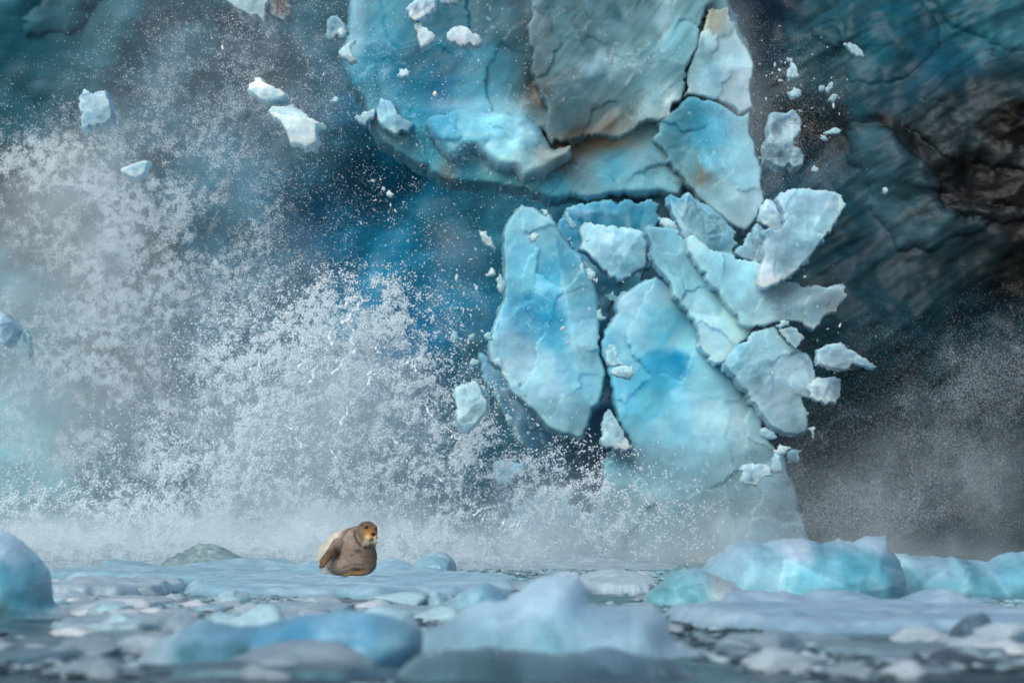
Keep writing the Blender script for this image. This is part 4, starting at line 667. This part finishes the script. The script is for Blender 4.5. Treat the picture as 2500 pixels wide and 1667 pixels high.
#@@SEAL
# ------------------------------------------------------------------ the seal
SD = 69.0
def build_seal():
    x0, _, z0 = at(900, 1406.5, SD); root = empty('seal', (x0, SD, z0))
    tag(root, 'bearded seal with golden brown face resting upright on the pale blue floe', 'seal', None, 'thing')
    k = .000762                                     # metres per pixel of the close-up
    def P(cx, cy, y=0): return np.array([(cx-1394)*k, y, (1450-cy)*k])
    bm = bmesh.new()
    def ell(c, rad, rot=None):
        M = Matrix.Translation(Vector(c)) @ (rot.to_matrix().to_4x4() if rot else Matrix.Identity(4)) @ Matrix.Diagonal((*rad, 1))
        bmesh.ops.create_icosphere(bm, subdivisions=3, radius=1, matrix=M)
    def chain(pts, n=10):                           # (cx, cy, depth, radius x, radius z, radius y)
        pts = np.array(pts, float)
        for a, b in zip(pts[:-1], pts[1:]):
            for t in np.linspace(0, 1, n, endpoint=False):
                q = a+(b-a)*t; ell(P(q[0], q[1], q[2]), (q[3]*k, q[5]*k, q[4]*k))
        q = pts[-1]; ell(P(q[0], q[1], q[2]), (q[3]*k, q[5]*k, q[4]*k))
    # trunk: chest towards the camera, rump behind and to the left
    chain([(1195, 1040, .02, 385, 395, 300), (1080, 1010, .20, 430, 420, 360), (900, 1010, .50, 520, 435, 400), (720, 1030, .85, 480, 410, 400), (620, 1130, 1.25, 350, 310, 350), (560, 1250, 1.60, 210, 180, 260), (540, 1330, 1.85, 120, 90, 160)])
    chain([(1240, 1170, -.02, 330, 270, 270), (900, 1180, .12, 380, 260, 300), (700, 1180, .4, 380, 260, 300)])
    chain([(1195, 900, .02, 350, 300, 290), (1250, 740, .02, 290, 240, 270)])
    chain([(1230, 700, .12, 280, 330, 280), (1060, 760, .28, 350, 370, 330), (880, 850, .50, 440, 400, 380), (720, 960, .85, 420, 360, 380)])
    # neck, then a tucked fold, then the head
    chain([(1260, 760, .00, 300, 235, 260), (1310, 640, -.02, 262, 235, 245)])
    chain([(1360, 500, -.06, 226, 228, 236), (1378, 524, -.12, 214, 208, 214)], 3)
    ell(P(1330, 560, -.06), (205*k, 220*k, 230*k))
    chain([(1420, 600, -.19, 150, 120, 130), (1478, 590, -.24, 100, 88, 110)], 5)                 # muzzle
    ell(P(1415, 640, -.26), (88*k, 90*k, 70*k)); ell(P(1535, 620, -.25), (66*k, 90*k, 68*k))      # whisker pads
    ell(P(1478, 700, -.20), (110*k, 100*k, 62*k)); ell(P(1440, 730, -.13), (150*k, 130*k, 70*k))  # chin
    ell(P(1495, 540, -.29), (58*k, 60*k, 50*k))
    ell(P(1345, 385, -.20), (70*k, 60*k, 30*k)); ell(P(1540, 400, -.17), (50*k, 60*k, 30*k))      # brows
    # near fore flipper hanging at the side, five toes
    chain([(740, 800, .06, 150, 170, 150), (625, 930, -.10, 110, 125, 90), (520, 1040, -.22, 88, 92, 70), (450, 1130, -.24, 88, 80, 50)], 7)
    for i, (tx, ty, l) in enumerate([(372, 1235, 1), (400, 1255, 1.0), (432, 1250, .95), (462, 1232, .9), (488, 1205, .8)]):
        chain([(405+i*22, 1140+i*3, -.25-.004*i, 26, 30, 30), ((405+i*22+tx)/2, (1140+ty)/2+8, -.275, 21, 24, 24), (tx, ty, -.285, 14, 17, 17)], 5)
    # far fore flipper folded on the ice
    chain([(1370, 1260, -.14, 130, 100, 120), (1290, 1360, -.24, 135, 70, 100), (1150, 1390, -.30, 115, 50, 80), (1040, 1390, -.32, 95, 42, 60)], 6)
    for i, (tx, ty) in enumerate([(862, 1424), (900, 1444), (945, 1450), (965, 1410), (985, 1368)]):
        chain([(1040, 1395+8*(i-2), -.33+.015*(i-2), 40, 26, 28), ((1040+tx)/2, (1392+ty)/2-14, -.345, 26, 22, 24), (tx, ty, -.34, 17, 16, 18)], 5)
    # hind flippers behind
    chain([(540, 1350, 1.85, 110, 70, 150), (440, 1400, 2.1, 120, 40, 160), (380, 1410, 2.3, 150, 25, 120)], 5)
    me = bpy.data.meshes.new('tmp'); bm.to_mesh(me); bm.free(); ob = bpy.data.objects.new('tmp', me); COL.objects.link(ob)
    md = ob.modifiers.new('r', 'REMESH'); md.mode = 'VOXEL'; md.voxel_size = .0085
    ms = ob.modifiers.new('s', 'SMOOTH'); ms.factor = .5; ms.iterations = 9
    dg = bpy.context.evaluated_depsgraph_get(); ev = ob.evaluated_get(dg); m2 = ev.to_mesh()
    n = len(m2.vertices); co = np.zeros(n*3); m2.vertices.foreach_get('co', co); co = co.reshape(-1, 3)
    nf = len(m2.polygons); q = np.zeros(nf*4, int); m2.polygons.foreach_get('vertices', q); q = q.reshape(-1, 4)
    nor = np.zeros(n*3); m2.vertices.foreach_get('normal', nor); nor = nor.reshape(-1, 3)
    ev.to_mesh_clear(); bpy.data.objects.remove(ob)
    co[:, 2] = np.maximum(co[:, 2], .004)
    u, v, y = co[:, 0]/k+1394, 1450-co[:, 2]/k, co[:, 1]
    # fold under the chin and wrinkles
    def groove(pts, w, depth):
        pp = np.array(pts, float); d = edge_dist(u, v, pp, closed=False); g = np.exp(-(d/w)**2)*(y < .12)*(nor[:, 1] < .3); return g*depth*.7
    gr = groove([(1085, 470), (1090, 600), (1150, 720), (1240, 800), (1350, 850), (1420, 850)], 26, .030)
    gr2 = groove([(860, 1270), (1000, 1220), (1150, 1200), (1330, 1230)], 22, .010)+groove([(690, 860), (740, 960), (760, 1060)], 32, .018)+groove([(520, 1290), (600, 1360), (700, 1390)], 18, .008)+groove([(1150, 900), (1260, 930)], 26, .008)
    co = co-nor*(gr+gr2)[:, None]+nor*(.0025*fbm(co[:, 0]*22, co[:, 1]*22, co[:, 2]*22, 3))[:, None]
    def blob(cx, cy, rx, ry, s=1.0): return np.exp(-(((u-cx)/rx)**2+((v-cy)/ry)**2)*s)*(y < .1)
    c = lin('#786a60')[None].repeat(n, 0)
    def mixc(h, w): 
        nonlocal c; c = c+(lin(h)[None]-c)*np.clip(w, 0, 1)[:, None]
    mixc('#d0c8b8', sstep(.10, .30, y+.08*gn(co[:, 0]*4, co[:, 1]*4, co[:, 2]*4))*.95)          # pale back
    mixc('#a8988c', blob(900, 560, 260, 240)*.6); mixc('#4a4038', blob(1450, 1050, 230, 400)*.8); mixc('#9a8c80', blob(720, 1200, 260, 200)*.5)  # right side of the chest darkened: shade painted into the fur
    mixc('#4a3c34', blob(1165, 920, 95, 42)*.9); mixc('#4a3c34', blob(1040, 1000, 50, 30)*.7); mixc('#3c3230', blob(725, 900, 60, 110)*.8); mixc('#463a34', blob(700, 1010, 50, 80)*.5)
    head = np.clip(1.25-np.hypot((u-1390)/235, (v-520)/255), 0, .35)/.35*(y < .1)
    mixc('#6a5a4e', head*.8); mixc('#6a5a4c', blob(1350, 330, 190, 70)*.8)
    mixc('#866444', blob(1340, 470, 120, 110)*.5*(y < -.1)); mixc('#b67c30', blob(1440, 560, 120, 110)*.9*(y < -.15)); mixc('#8e6238', blob(1500, 420, 70, 90)*.6*(y < -.1)); mixc('#8a5426', blob(1460, 540, 60, 60)*.7*(y < -.2))
    mixc('#e0c48c', blob(1370, 620, 70, 60)*.7*(y < -.15)); mixc('#d8a860', blob(1550, 600, 50, 90)*.7*(y < -.12)); mixc('#cbb48c', blob(1450, 730, 130, 45)*.7*(y < -.1)); mixc('#2c2018', blob(1490, 668, 70, 12)*.85); mixc('#30241c', (blob(1362, 420, 62, 46)+blob(1556, 447, 40, 44))*.8*(y < -.08))
    mixc('#1e1712', np.clip(gr/.02, 0, 1)*.75); mixc('#3a2e28', np.clip(gr2/.008, 0, 1)*.5)  # crease shade painted dark along the folds
    arm = np.clip(1-edge_dist(u, v, np.array([(600, 950), (500, 1080), (420, 1200)], float), closed=False)/110, 0, .4)/.4*(y < -.08)
    mixc('#5a4634', arm*.85); hand = blob(430, 1180, 95, 90)*(y < -.1); mixc('#6a5230', hand*.8)
    f2 = ((y < -.2) & (v > 1290)).astype(float)*sstep(1340, 1240, u); mixc('#7c6434', f2*.9); mixc('#2a1c14', blob(1180, 1300, 170, 45)*.9*(v < 1330))
    mixc('#1c140e', np.exp(-((np.abs(((u+.35*(v-1140)-418) / 22.0) % 1-.5)-.5)/.13)**2)*((u > 330) & (u < 520) & (v > 1130) & (v < 1290) & (y < -.15))*.7)  # dark lines for the shade between merged toes, painted on both flippers
    mixc('#1c140e', np.exp(-((np.abs(((v+.25*(u-860)-1350) / 19.0) % 1-.5)-.5)/.13)**2)*((u < 1020) & (v > 1330) & (y < -.22))*.7)
    tex = fbm(co[:, 0]*60, co[:, 1]*60, co[:, 2]*60, 3); c = c*(1+.30*tex+.15*fbm(co[:, 0]*12, co[:, 1]*12, co[:, 2]*12, 3))[:, None]
    m = mat('seal_fur', rough=.55, bump=.35, bscale=60, bdist=.006, vary=.22, spec=.35)
    body = mesh_obj('body', co+np.array(root.location), q, m, c, root, np.array(root.location))
    dark = mat('wet_dark', colour=(.006, .005, .005), attr=False, rough=.12, bump=0, vary=0)
    claw = mat('claw', colour=(.03, .025, .022), attr=False, rough=.35, bump=0, vary=0)
    wh = mat('whisker', colour=(.75, .72, .62), attr=False, rough=.4, bump=0, vary=0)
    def part(name, fn, m_, label=None):
        b = bmesh.new(); fn(b); me = bpy.data.meshes.new(name); b.to_mesh(me); b.free(); me.materials.append(m_)
        for p_ in me.polygons: p_.use_smooth = True
        o = bpy.data.objects.new(name, me); COL.objects.link(o); o.parent = root
        if label: o['label'] = label
        return o
    from mathutils.bvhtree import BVHTree
    bv = BVHTree.FromPolygons([Vector(p) for p in co], [list(f) for f in q])
    def surf(cx, cy, off=0.0):
        p = P(cx, cy, -2); h = bv.ray_cast(Vector(p), Vector((0, 1, 0))); return np.array(h[0])+np.array([0, off, 0]) if h[0] else P(cx, cy, -.2)
    def ball(c_, rad): return lambda b: bmesh.ops.create_uvsphere(b, u_segments=16, v_segments=10, radius=1, matrix=Matrix.Translation(Vector(c_)) @ Matrix.Diagonal((*rad, 1)))
    for cx, cy, rr_ in ((1362, 418, 42), (1556, 445, 30)):
        part('eye', ball(surf(cx, cy, .010), (rr_*k, 26*k, 34*k)), dark)
    part('nose', ball(surf(1503, 552, .010), (50*k, 30*k, 38*k)), dark)
    part('ear', ball(surf(1253, 372, .006), (18*k, 16*k, 26*k)), dark)
    def cone(a, b_, r0):
        def fn(b):
            d = Vector(b_)-Vector(a); M = Matrix.Translation((Vector(a)+Vector(b_))/2) @ d.to_track_quat('Z', 'Y').to_matrix().to_4x4()
            bmesh.ops.create_cone(b, segments=8, radius1=r0, radius2=r0*.15, depth=d.length, cap_ends=True, matrix=M)
        return fn
    for tx, ty in [(372, 1235), (400, 1255), (432, 1250), (462, 1232), (488, 1205)]:
        part('claw', cone(P(tx, ty, -.292), P(tx-14, ty+46, -.300), 13*k), claw)
    for tx, ty in [(862, 1424), (900, 1444), (945, 1450), (965, 1410), (985, 1368)]:
        part('claw', cone(P(tx, ty, -.345), P(tx-40, min(ty+6, 1440), -.352), 11*k), claw)
    def whisk(b):
        r = random.Random(5)
        for side, cx, cy in ((-1, 1400, 640), (1, 1550, 625)):
            for i in range(11):
                a0 = surf(cx+r.uniform(-35, 25), cy+r.uniform(-30, 35), .002); L = r.uniform(.09, .16); dx = side*r.uniform(.1, .8) if side < 0 else r.uniform(-.1, .35)
                prev = Vector(a0)
                for s in range(1, 6):
                    t = s/5; nx = Vector(a0)+Vector((dx*L*t, -.05*math.sin(t*2), -L*t*(.5+.6*t))); d = nx-prev
                    bmesh.ops.create_cone(b, segments=4, radius1=.0026*(1.1-t), radius2=.0026*(1-t)+.0006, depth=d.length*1.05, cap_ends=False, matrix=Matrix.Translation((nx+prev)/2) @ d.to_track_quat('Z', 'Y').to_matrix().to_4x4()); prev = nx
    w = part('whiskers', whisk, wh); w['kind'] = 'stuff'
build_seal()
#@@SPRAY
# ------------------------------------------------------------------ spray, foam and mist of the calving
def points_obj(name, pos, rad, m, label, cat, res=None):
    me = bpy.data.meshes.new(name); me.vertices.add(len(pos)); me.vertices.foreach_set('co', pos.astype(np.float32).ravel())
    a = me.attributes.new('rad', 'FLOAT', 'POINT'); a.data.foreach_set('value', rad.astype(np.float32)); me.materials.append(m)
    o = bpy.data.objects.new(name, me); COL.objects.link(o)
    g = bpy.data.node_groups.new(name+'_nodes', 'GeometryNodeTree')
    g.interface.new_socket('Geometry', in_out='INPUT', socket_type='NodeSocketGeometry'); g.interface.new_socket('Geometry', in_out='OUTPUT', socket_type='NodeSocketGeometry')
    N, L = g.nodes, g.links; gi, go = N.new('NodeGroupInput'), N.new('NodeGroupOutput')
    na = N.new('GeometryNodeInputNamedAttribute'); na.data_type = 'FLOAT'; na.inputs['Name'].default_value = 'rad'
    mp = N.new('GeometryNodeMeshToPoints'); sm = N.new('GeometryNodeSetMaterial'); sm.inputs['Material'].default_value = m
    L.new(gi.outputs[0], mp.inputs['Mesh']); L.new(na.outputs['Attribute'], mp.inputs['Radius']); L.new(mp.outputs[0], sm.inputs[0]); L.new(sm.outputs[0], go.inputs[0])
    md = o.modifiers.new('points', 'NODES'); md.node_group = g
    return tag(o, label, cat, None, 'stuff')
def plain(name, col, rough):
    m = bpy.data.materials.new(name); m.use_nodes = True; b = m.node_tree.nodes['Principled BSDF']; b.inputs['Base Color'].default_value = (*col, 1); b.inputs['Roughness'].default_value = rough; b.inputs['IOR'].default_value = 1.33; return m
M_SPRAY = plain('spray', (.68, .79, .85), .6)
rs = np.random.default_rng(21)
def sample(n, box, dens, g=3.0):
    us = np.arange(box[0], box[1], g); vs = np.arange(box[2], box[3], g); U, V_ = np.meshgrid(us, vs); U = U.ravel(); V_ = V_.ravel()
    p = np.clip(dens(U, V_), 0, None); c = np.cumsum(p); i = np.searchsorted(c, rs.random(n)*c[-1]).clip(0, len(U)-1)
    return np.stack([U[i]+rs.random(n)*g, V_[i]+rs.random(n)*g], 1)
def G(u, v, x, y, rx, ry, p=1.0): return np.exp(-(((u-x)/rx)**2+((v-y)/ry)**2)**p)
def clump(u, v, s, seed, lo, hi):
    return sstep(lo, hi, fbm(u/s, v/s, seed, 4)+.35*(ridge(u/(s*.6), v/(s*.6), seed+3, 2)-.8))
def d_left(u, v):                                   # the tall grey column at left
    b = .9*G(u, v, 290, 780, 230, 330)+.9*G(u, v, 80, 420, 130, 75)+.75*G(u, v, 210, 480, 170, 130)+.10*G(u, v, 480, 330, 200, 330)+.09*G(u, v, 640, 130, 170, 200)+.30*G(u, v, 560, 650, 160, 260)+.5*G(u, v, 350, 1080, 420, 180)
    return b*(.05+.95*clump(u, v, 95, 1.5, -.7, .7))*(.1+.9*clump(u, v, 20, 2.5, -.6, .7))
def d_mid(u, v):                                    # the bright burst in the middle
    edge = 730+.0*u; b = G(u, v, 830, 1010, 210, 210, 1.4)+1.1*G(u, v, 890, 835, 110, 110)+.6*G(u, v, 700, 950, 170, 150)+.7*G(u, v, 1000, 1060, 130, 120)+.35*G(u, v, 1120, 1130, 120, 60)+.45*G(u, v, 1300, 1200, 190, 80)+.5*G(u, v, 700, 1150, 350, 90)+.9*G(u, v, 650, 1290, 600, 80)
    return b*(.1+.9*clump(u, v, 60, 4.5, -.6, .6))*(.1+.9*clump(u, v, 17, 6.5, -.5, .6))
def d_air(u, v):                                    # thin drops everywhere over the cave and the block
    b = .5*G(u, v, 900, 600, 420, 420)+.35*G(u, v, 800, 150, 250, 250)+.25*G(u, v, 1150, 700, 160, 260)+.6*G(u, v, 1080, 640, 50, 120)
    return b*(.25+.75*clump(u, v, 90, 9.5, -.2, .4))
def d_right(u, v):
    b = .75*G(u, v, 2200, 1180, 330, 120)+.6*G(u, v, 2350, 980, 220, 130)+.5*G(u, v, 2050, 1270, 260, 60)+.35*G(u, v, 1800, 240, 60, 230)+.3*G(u, v, 1900, 300, 110, 150)+.3*G(u, v, 2450, 850, 120, 90)
    return b*(.35+.65*clump(u, v, 160, 12.5, -.4, .5))
def spray(name, n, box, dens, D0, D1, r0, r1, label, pw=9.0):
    uv = sample(n, box, dens); D = rs.uniform(D0, D1, n); X, Y, Z = at(uv[:, 0], uv[:, 1], D)
    k = Z > 0; rad = r0+(r1-r0)*rs.random(n)**pw
    return points_obj(name, np.stack([X, Y, Z], 1)[k], rad[k], M_SPRAY, label, 'spray')
spray('spray_column', 800000, (-120, 900, -80, 1385), d_left, 106, 118, .0024, .011, 'tall grey curtain of fine spray rising at the left')
spray('spray_burst', 1100000, (-200, 1800, 640, 1385), d_mid, 103, 110, .0026, .022, 'bright white burst of splashing water left of the ice column')
spray('airborne_drops', 26000, (550, 1350, -60, 1150), d_air, 110, 124, .003, .015, 'thin scatter of drops before the deep blue cave', 9.0)
spray('blown_drops', 140000, (1690, 2600, -60, 1385), d_right, 110, 124, .0024, .006, 'faint grey drift of fine drops before the dark right wall', 4.0)
def strands():
    P_, R_ = [], []; r = random.Random(77)
    seeds = [(905, 725, 1.2), (868, 742, 1.2), (815, 775, 1.0), (700, 790, .8), (745, 800, .8), (945, 760, .7), (990, 815, .7), (1030, 860, .8), (640, 860, .6), (925, 830, 1.0), (1000, 900, .9), (930, 900, 1.1), (760, 870, .9), (860, 850, 1.0), (1040, 960, .8), (880, 960, 1.0), (1150, 1095, .9), (1170, 1090, .8), (1085, 1040, .8), (1120, 1150, .9), (1060, 1150, .8), (1200, 1230, .7), (940, 1050, .9), (700, 1030, .8), (820, 1060, 1), (1340, 1190, .5), (980, 1200, .7), (1250, 1250, .7)]
    for sx, sy, w in seeds:
        for rep in range(3):
            D = r.uniform(102, 106); px, py = sx+r.uniform(-14, 14)*rep, sy+r.uniform(-5, 14)*rep; ang = R(r.uniform(70, 110)) if rep == 0 else R(r.uniform(45, 135)); L = r.uniform(30, 90)*w; n = int(L/1.1)
            for i in range(n):
                t = i/n; ang += r.gauss(0, .05)+.10*math.sin(i*.16+sx); px += math.cos(ang)*1.1+0; py += abs(math.sin(ang))*1.1
                rad = (.007+.026*t)*w*(.5+.9*abs(math.sin(i*.23+rep)))*r.uniform(.6, 1.15)
                if (i//7) % 4 != 3: P_.append(at(px, py, D+.2*math.sin(t*5))); R_.append(rad)
                if r.random() < .30: P_.append(at(px+r.gauss(0, 9), py+r.gauss(0, 9), D)); R_.append(r.uniform(.006, .018)*w)
    return points_obj('splash_strands', np.array(P_), np.array(R_), M_SPRAY, 'ropy strands of water thrown up at the crest of the white burst', 'spray')
strands()
# foaming surge where the spray meets the sea
def foam():
    xs = np.arange(-19, 6, .075); ys = np.arange(92, 112, .16); X, Y = np.meshgrid(xs, ys); X = X.ravel(); Y = Y.ravel()
    env = (.25+.75*sstep(92, 100, Y))*(sstep(6, 1, X))*(1-.6*sstep(-7, -2, X))
    lumpy = np.abs(fbm(X/1.6, Y/2.2, 3.3, 3)); cauli = 1-np.abs(fbm(X*1.6, Y*1.1, 7.1, 3))
    Z = env*(.22+.35*lumpy+.16*cauli+.04*fbm(X*6, Y*5, 1, 2))-.14*(1-sstep(92, 94, Y))-.25*sstep(3, 6, X)
    Z = Z*sstep(91.9, 93.5, Y)-.03
    nx, ny = len(xs), len(ys); i = np.arange(nx*ny).reshape(ny, nx); q = np.stack([i[:-1, :-1].ravel(), i[:-1, 1:].ravel(), i[1:, 1:].ravel(), i[1:, :-1].ravel()], 1)
    c = lin('#b4c0c8')[None]*(1+.25*fbm(X*1.4, Y, 4, 4))[:, None]
    o = mesh_obj('foam_surge', np.stack([X, Y, Z], 1), q, mat('foam', rough=.7, bump=.8, bscale=9, bdist=.06, vary=.2), c); tag(o, 'boiling white foam along the foot of the spray', 'foam', None, 'stuff')
    th = np.linspace(0, 2*math.pi, 96, endpoint=False); rr = np.linspace(0, 1, 40)[1:]; T_, R_ = np.meshgrid(th, rr); cx, _, _ = at(505, 1340, 91.5)
    x = cx+.95*R_*np.cos(T_)+.12*np.cos(T_)*R_; y = 91.5+1.3*R_*np.sin(T_); z = (.50*np.sqrt(np.clip(1-R_**2, 0, 1)))*(1+.22*fbm(x*1.3, y*1.2, 4.4, 3))+.07*fbm(x*2.5, z_ := (y*2+np.sqrt(1-R_**2*.999)*5), 2, 4)-.05
    n = 96; m_ = len(rr); V = np.concatenate([np.stack([x.ravel(), y.ravel(), z.ravel()], 1), [[cx, 91.5, z[0].mean()]]]); i = np.arange(m_*n).reshape(m_, n); j = np.roll(i, -1, 1)
    Fa = np.concatenate([np.stack([i[:-1].ravel(), i[1:].ravel(), j[1:].ravel()], 1), np.stack([i[:-1].ravel(), j[1:].ravel(), j[:-1].ravel()], 1), np.stack([np.full(n, m_*n), i[0], j[0]], 1)])
    s = ridge(V[:, 0]*2.2, V[:, 2]*9+1.5*fbm(V[:, 0]*2, V[:, 1], 1, 2), 3, 3); c = lin('#80949a')[None]+(lin('#a0acae')-lin('#80949a'))[None]*sstep(.9, 1.6, s)[:, None]
    o = mesh_obj('water_swell', V, Fa, mat('green_water', rough=.3, bump=.5, bscale=8, bdist=.04, vary=.2), c); tag(o, kind='structure')
foam()
def foam_points():
    def d(u, v):
        top = 1300-40*np.clip(fbm(u/150, v*0, 3.3, 4), -1, 1)-35*np.exp(-((u-430)/160)**2); return sstep(top-25, top+15, v)*sstep(1500, 900, u)*(.3+.7*clump(u, v, 30, 31.5, -.4, .3))
    return spray('foam_drops', 140000, (-80, 1450, 1220, 1390), d, 93, 99, .003, .010, 'foam flecks boiling up behind the seal')
foam_points()
# drifting mist: one soft cloud of uneven density
def mist():
    me = bpy.data.meshes.new('mist'); me.from_pydata([(0, 0, 0), (.01, 0, 0), (0, .01, 0)], [], [(0, 1, 2)])
    m = bpy.data.materials.new('mist'); m.use_nodes = True; nt = m.node_tree; nt.nodes.clear(); pv = nt.nodes.new('ShaderNodeVolumePrincipled'); ou = nt.nodes.new('ShaderNodeOutputMaterial')
    pv.inputs['Color'].default_value = (.86, .97, 1.0, 1); pv.inputs['Density'].default_value = 1.0; pv.inputs['Anisotropy'].default_value = 0.0; nt.links.new(pv.outputs[0], ou.inputs['Volume'])
    me.materials.append(m); o = bpy.data.objects.new('mist', me); COL.objects.link(o); tag(o, 'pale mist and blown spray hanging before the glacier', 'mist', None, 'stuff')
    g = bpy.data.node_groups.new('mist_nodes', 'GeometryNodeTree')
    g.interface.new_socket('Geometry', in_out='INPUT', socket_type='NodeSocketGeometry'); g.interface.new_socket('Geometry', in_out='OUTPUT', socket_type='NodeSocketGeometry')
    N, L = g.nodes, g.links; go = N.new('NodeGroupOutput'); pos = N.new('GeometryNodeInputPosition')
    def math_(op, a, b=None, c=None):
        n = N.new('ShaderNodeMath'); n.operation = op
        for i, x in enumerate((a, b, c)):
            if x is None: continue
            if isinstance(x, (int, float)): n.inputs[i].default_value = x
            else: L.new(x, n.inputs[i])
        return n.outputs[0]
    def vm(op, a, b):
        n = N.new('ShaderNodeVectorMath'); n.operation = op
        for i, x in enumerate((a, b)):
            if isinstance(x, tuple): n.inputs[i].default_value = x
            else: L.new(x, n.inputs[i])
        return n.outputs['Value' if op == 'LENGTH' else 'Vector']
    def noise(scale, det, off, rough=.55):
        n = N.new('ShaderNodeTexNoise'); n.inputs['Scale'].default_value = scale; n.inputs['Detail'].default_value = det; n.inputs['Roughness'].default_value = rough; L.new(vm('ADD', pos.outputs[0], off), n.inputs['Vector']); return n.outputs[0]
    wn_ = N.new('ShaderNodeTexNoise'); wn_.inputs['Scale'].default_value = .35; wn_.inputs['Detail'].default_value = 3; L.new(pos.outputs[0], wn_.inputs['Vector'])
    wp = vm('ADD', pos.outputs[0], vm('MULTIPLY', vm('SUBTRACT', wn_.outputs['Color'], (.5, .5, .5)), (3.5, 3.5, 3.5)))
    total = None
    for px, py, D, rx, rz, ry, dn in MIST:
        x, y, z = at(px, py, D); s = F/D
        d = vm('LENGTH', vm('MULTIPLY', vm('SUBTRACT', wp, (x, y, z)), (s/rx, 1/ry, s/rz)), (0, 0, 0))
        mr = N.new('ShaderNodeMapRange'); mr.interpolation_type = 'SMOOTHSTEP'; mr.inputs[1].default_value = 1.0; mr.inputs[2].default_value = .0; mr.inputs[3].default_value = 0; mr.inputs[4].default_value = dn; L.new(d, mr.inputs[0])
        total = mr.outputs[0] if total is None else math_('ADD', total, mr.outputs[0])
    n1 = noise(.42, 5, (3, 1, 7)); n2 = noise(1.3, 4, (13, 4, 2))
    k = math_('MAXIMUM', math_('MULTIPLY_ADD', n1, 4.6, -1.75), .05); k2 = math_('MAXIMUM', math_('MULTIPLY_ADD', n2, 2.6, -.4), .1)
    dens = math_('MULTIPLY', math_('MULTIPLY', total, k), k2)
    vc = N.new('GeometryNodeVolumeCube'); L.new(dens, vc.inputs['Density'])
    vc.inputs['Min'].default_value = (-19, 94, -.1); vc.inputs['Max'].default_value = (19, 126, 15.5)
    vc.inputs['Resolution X'].default_value = 250; vc.inputs['Resolution Y'].default_value = 90; vc.inputs['Resolution Z'].default_value = 110
    sm = N.new('GeometryNodeSetMaterial'); sm.inputs['Material'].default_value = m; L.new(vc.outputs[0], sm.inputs[0]); L.new(sm.outputs[0], go.inputs[0])
    md = o.modifiers.new('mist', 'NODES'); md.node_group = g
# photo column, row, distance, half width px, half height px, half depth m, density
MIST = [(200, 950, 113, 560, 620, 13, .13), (120, 560, 112, 330, 300, 10, .10), (780, 1150, 106, 430, 380, 9, .34), (860, 960, 106, 260, 260, 6, .20), (230, 560, 112, 260, 330, 7, .16), (500, 1345, 103, 1150, 150, 11, .75), (1300, 1380, 110, 900, 140, 12, .18), (1300, 1260, 105, 230, 150, 6, .20), (2000, 1390, 112, 1000, 120, 12, .13),
        (480, 250, 116, 480, 480, 9, .045), (2280, 1180, 116, 520, 260, 9, .05), (1130, 620, 121, 90, 150, 4, .16), (600, 760, 115, 300, 400, 9, .08), (1750, 1290, 112, 380, 200, 8, .05), (1350, 1300, 106, 330, 180, 6, .10), (1250, 60, 118, 70, 80, 3, .10), (1810, 230, 118, 90, 330, 5, .10)]
mist()
